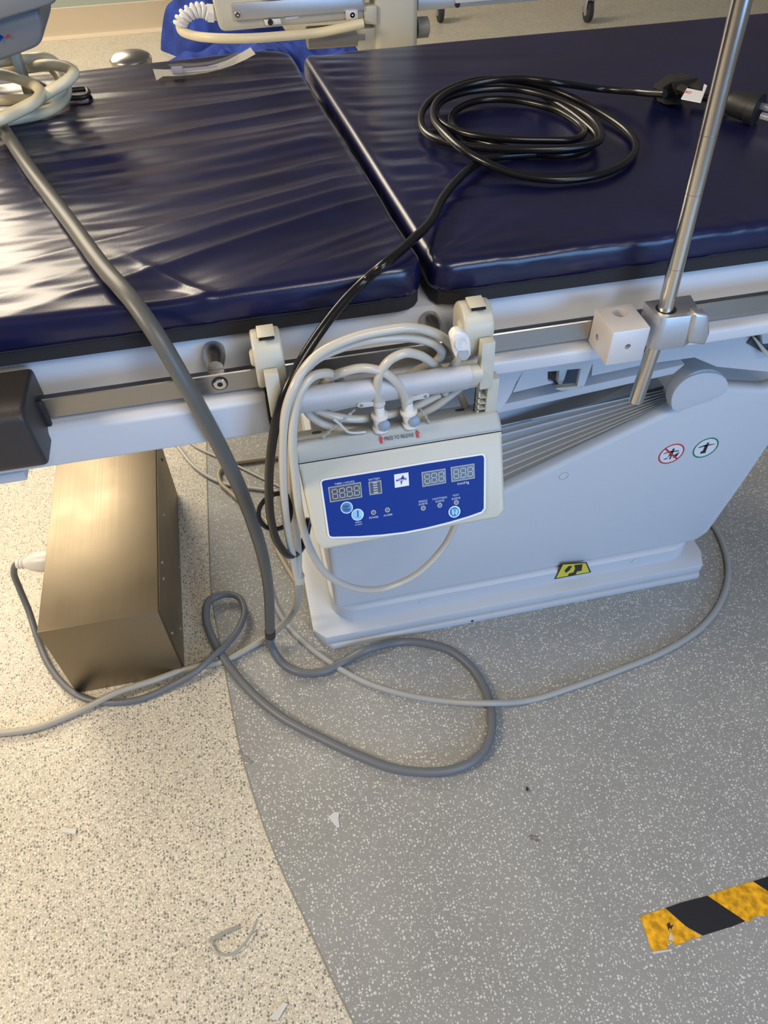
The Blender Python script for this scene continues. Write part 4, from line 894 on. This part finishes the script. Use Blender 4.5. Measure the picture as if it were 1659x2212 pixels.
# ------------------------------------------------------------------ far floor: blue cloth, cart casters
def cloth(name, cx, cy, rx, ry, h, seed, label):
    bm = BM(); n, m_ = 150, 80; top = []
    c0 = bm.verts.new((cx, cy, h))
    prev = None
    for j in range(1, m_ + 1):
        t = j / m_; cur = []
        for i in range(n):
            a = 2 * math.pi * i / n; rr_ = 1 + .28 * noise.noise(Vector((math.cos(a) * 1.6 + seed, math.sin(a) * 1.6, 0)))
            x = cx + rx * t * rr_ * math.cos(a); y = cy + ry * t * rr_ * math.sin(a)
            z = h * (1 - t * t) ** .8 * (1 + .5 * noise.noise(Vector((x * 3 + seed, y * 3, 1)))) + .05 * (1 - t) ** .3 * (.4 + abs(noise.noise(Vector((x * 7 + seed, y * 7, 2))))) - .12 * abs(noise.noise(Vector((x * 5 + y * 3, y * 8, seed)))) * (1 - t * .7) - .05 * abs(noise.noise(Vector((x * 12, y * 12 + x * 5, seed)))) * (1 - t * .6)
            cur.append(bm.verts.new((x, y, max(.004, z))))
        if prev is None:
            for i in range(n): bm.faces.new((c0, cur[i], cur[(i + 1) % n]))
        else:
            for i in range(n): bm.faces.new((prev[i], cur[i], cur[(i + 1) % n], prev[(i + 1) % n]))
        prev = cur
    b2 = [bm.verts.new((v.co.x, v.co.y, .002)) for v in prev]
    for i in range(n): bm.faces.new((prev[i], b2[i], b2[(i + 1) % n], prev[(i + 1) % n]))
    bm.faces.new(b2[::-1])
    return tag(link(name, bm, M['scrub'], smooth=True), label, 'cloth')
cloth('surgical_gown', .33, 4.25, .70, .60, .17, 2.0, 'crumpled blue surgical cloth spread on the floor behind the table')
cloth('linen_bag', .12, 4.95, .33, .24, .36, 7.0, 'dark blue bundle of cloth standing by the back wall')
def caster(px, py, label):
    g = onz(px, py, 0); rt = root('cart_caster', (g.x, g.y, 0), label, 'caster', None)
    bm = BM(); lathe(bm, (g.x - .016, g.y, .056), (1, 0, 0), [(0, .042), (.004, .054), (.028, .054), (.032, .042), (.032, 0)], 28); link('wheel', bm, M['rubber'], rt)
    bm = BM(); lathe(bm, (g.x - .019, g.y, .056), (1, 0, 0), [(0, .022), (.038, .022)], 20); link('wheel_hub', bm, M['alu'], rt)
    bm = BM(); box(bm, g.x - .026, g.x - .020, g.y - .02, g.y + .02, .05, .13, .002); box(bm, g.x + .02, g.x + .026, g.y - .02, g.y + .02, .05, .13, .002); box(bm, g.x - .026, g.x + .026, g.y - .03, g.y + .03, .125, .135, .002); link('fork', bm, M['alu'], rt)
    bm = BM(); cyl(bm, (g.x, g.y, .135), (g.x, g.y, .32), .010); link('stem', bm, M['alu'], rt)
caster(1267, 48, 'black castor wheel on the far floor, the one seen at right')
caster(950, 48, 'black castor wheel on the far floor behind the metal arm')

# ------------------------------------------------------------------ floor marks and litter
plf = Plane((0, 0, .0014), (0, 0, 1))
tp_ = root('floor_tape', onz(1520, 1965, 0), 'yellow and black striped reflective tape stuck on the grey floor', 'tape')
def tq(pts, m, name, l=0):
    bm = BM(); plf.poly(bm, pts, l, .0006); return link(name, bm, m, tp_)
tq([(1382, 1980), (1437, 1962), (1480, 2000), (1515, 2022), (1506, 2027), (1500, 2026), (1460, 2043), (1456, 2038), (1445, 2032), (1441, 2050), (1411, 2055), (1405, 2045), (1392, 2005)], M['tape_y'], 'yellow_stripe')
tq([(1437, 1962), (1470, 1950), (1528, 1935), (1610, 1990), (1580, 2002), (1550, 2011), (1518, 2021), (1480, 2000)], M['tape_k'], 'black_stripe')
tq([(1528, 1935), (1570, 1920), (1626, 1904), (1672, 1934), (1760, 1950), (1659, 1980), (1650, 1978), (1636, 1980), (1632, 1976), (1624, 1988), (1610, 1990)], M['tape_y'], 'yellow_stripe')
tq([(1626, 1904), (1660, 1893), (1720, 1880), (1780, 1930), (1760, 1950), (1672, 1934)], M['tape_k'], 'black_stripe')
tq([(1443, 2030), (1449, 2012), (1455, 2033)], M['tape_edge'], 'torn_notch', .0006)
tq([(1408, 2056), (1452, 2050), (1452, 2054), (1412, 2061)], M['tape_edge'], 'torn_edge')
tq([(1440, 1997), (1446, 1992), (1448, 2000), (1454, 1998), (1450, 2008), (1446, 2004), (1444, 2010)], M['ink'], 'tear_mark', .0006)
def scrap(pts, m, label, cat='scrap', th=.0008, name='paper_scrap', z=.0012):
    bm = BM(); n = len(pts); c = onz(sum(p[0] for p in pts) / n, sum(p[1] for p in pts) / n, z)
    prism(bm, [onz(x, y, z + .003 * ((i * 7) % 3) / 3) for i, (x, y) in enumerate(pts)], (0, 0, th)); tag(link(name, bm, m), label, cat)
scrap([(709, 1765), (722, 1754), (733, 1755), (731, 1770), (734, 1787), (728, 1789), (720, 1778)], M['tape_edge'], 'small white paper scrap on the grey floor near the seam')
scrap([(136, 1787), (165, 1791), (163, 1802), (133, 1797)], M['white_cable'], 'thin translucent scrap on the cream floor at left')
scrap([(580, 2200), (612, 2165), (622, 2168), (600, 2204)], M['white_cable'], 'pale strip lying on the cream floor at the bottom edge')
scrap([(1137, 1700), (1142, 1704), (1140, 1710), (1136, 1707)], M['ink'], 'tiny dark crumb on the grey floor', 'debris', .003, 'debris')
bm = BM()
for k in range(7):
    c = onz(1152 + random.uniform(-9, 9), 1811 + random.uniform(-7, 7), .004); bmesh.ops.create_icosphere(bm, subdivisions=1, radius=random.uniform(.0015, .003), matrix=Matrix.Translation(c))
tag(link('fluff', bm, mat('fluff_grey', (.16, .16, .16), .9)), 'small ball of dark grey fluff on the grey floor', 'debris')
scrap([(513, 1620), (524, 1628), (545, 1648), (541, 1651), (526, 1640)], mat('grey_fluff', (.25, .24, .21), .9), 'dark grey sliver on the floor seam', 'debris', .002, 'debris')
bm = BM(); A = []
zs = [(517, 2001), (500, 2008), (478, 2018), (461, 2028), (455, 2034), (460, 2048), (470, 2060), (490, 2064), (510, 2058), (530, 2040), (545, 2018), (553, 2000), (558, 1987)]
pz = smooth_path([onz(x, y, .002) for x, y in zs], 5); n = len(pz)
vs = []
for i, p in enumerate(pz):
    t = pz[min(i + 1, n - 1)] - pz[max(0, i - 1)]; nn = Vector((t.y, -t.x, 0)).normalized(); wd = .0034 if i < n * .33 else .0018
    lift = .006 * i / n
    vs.append([bm.verts.new(p + nn * wd + Vector((0, 0, lift))), bm.verts.new(p - nn * wd + Vector((0, 0, lift + .002)))])
for a, b in zip(vs, vs[1:]): bm.faces.new((a[0], a[1], b[1], b[0]))
bmesh.ops.solidify(bm, geom=bm.faces[:], thickness=.0006)
tag(link('plastic_strip', bm, mat('pale_plastic_strip', (.52, .52, .48), .35)), 'curled thin pale plastic strip on the cream floor', 'scrap')
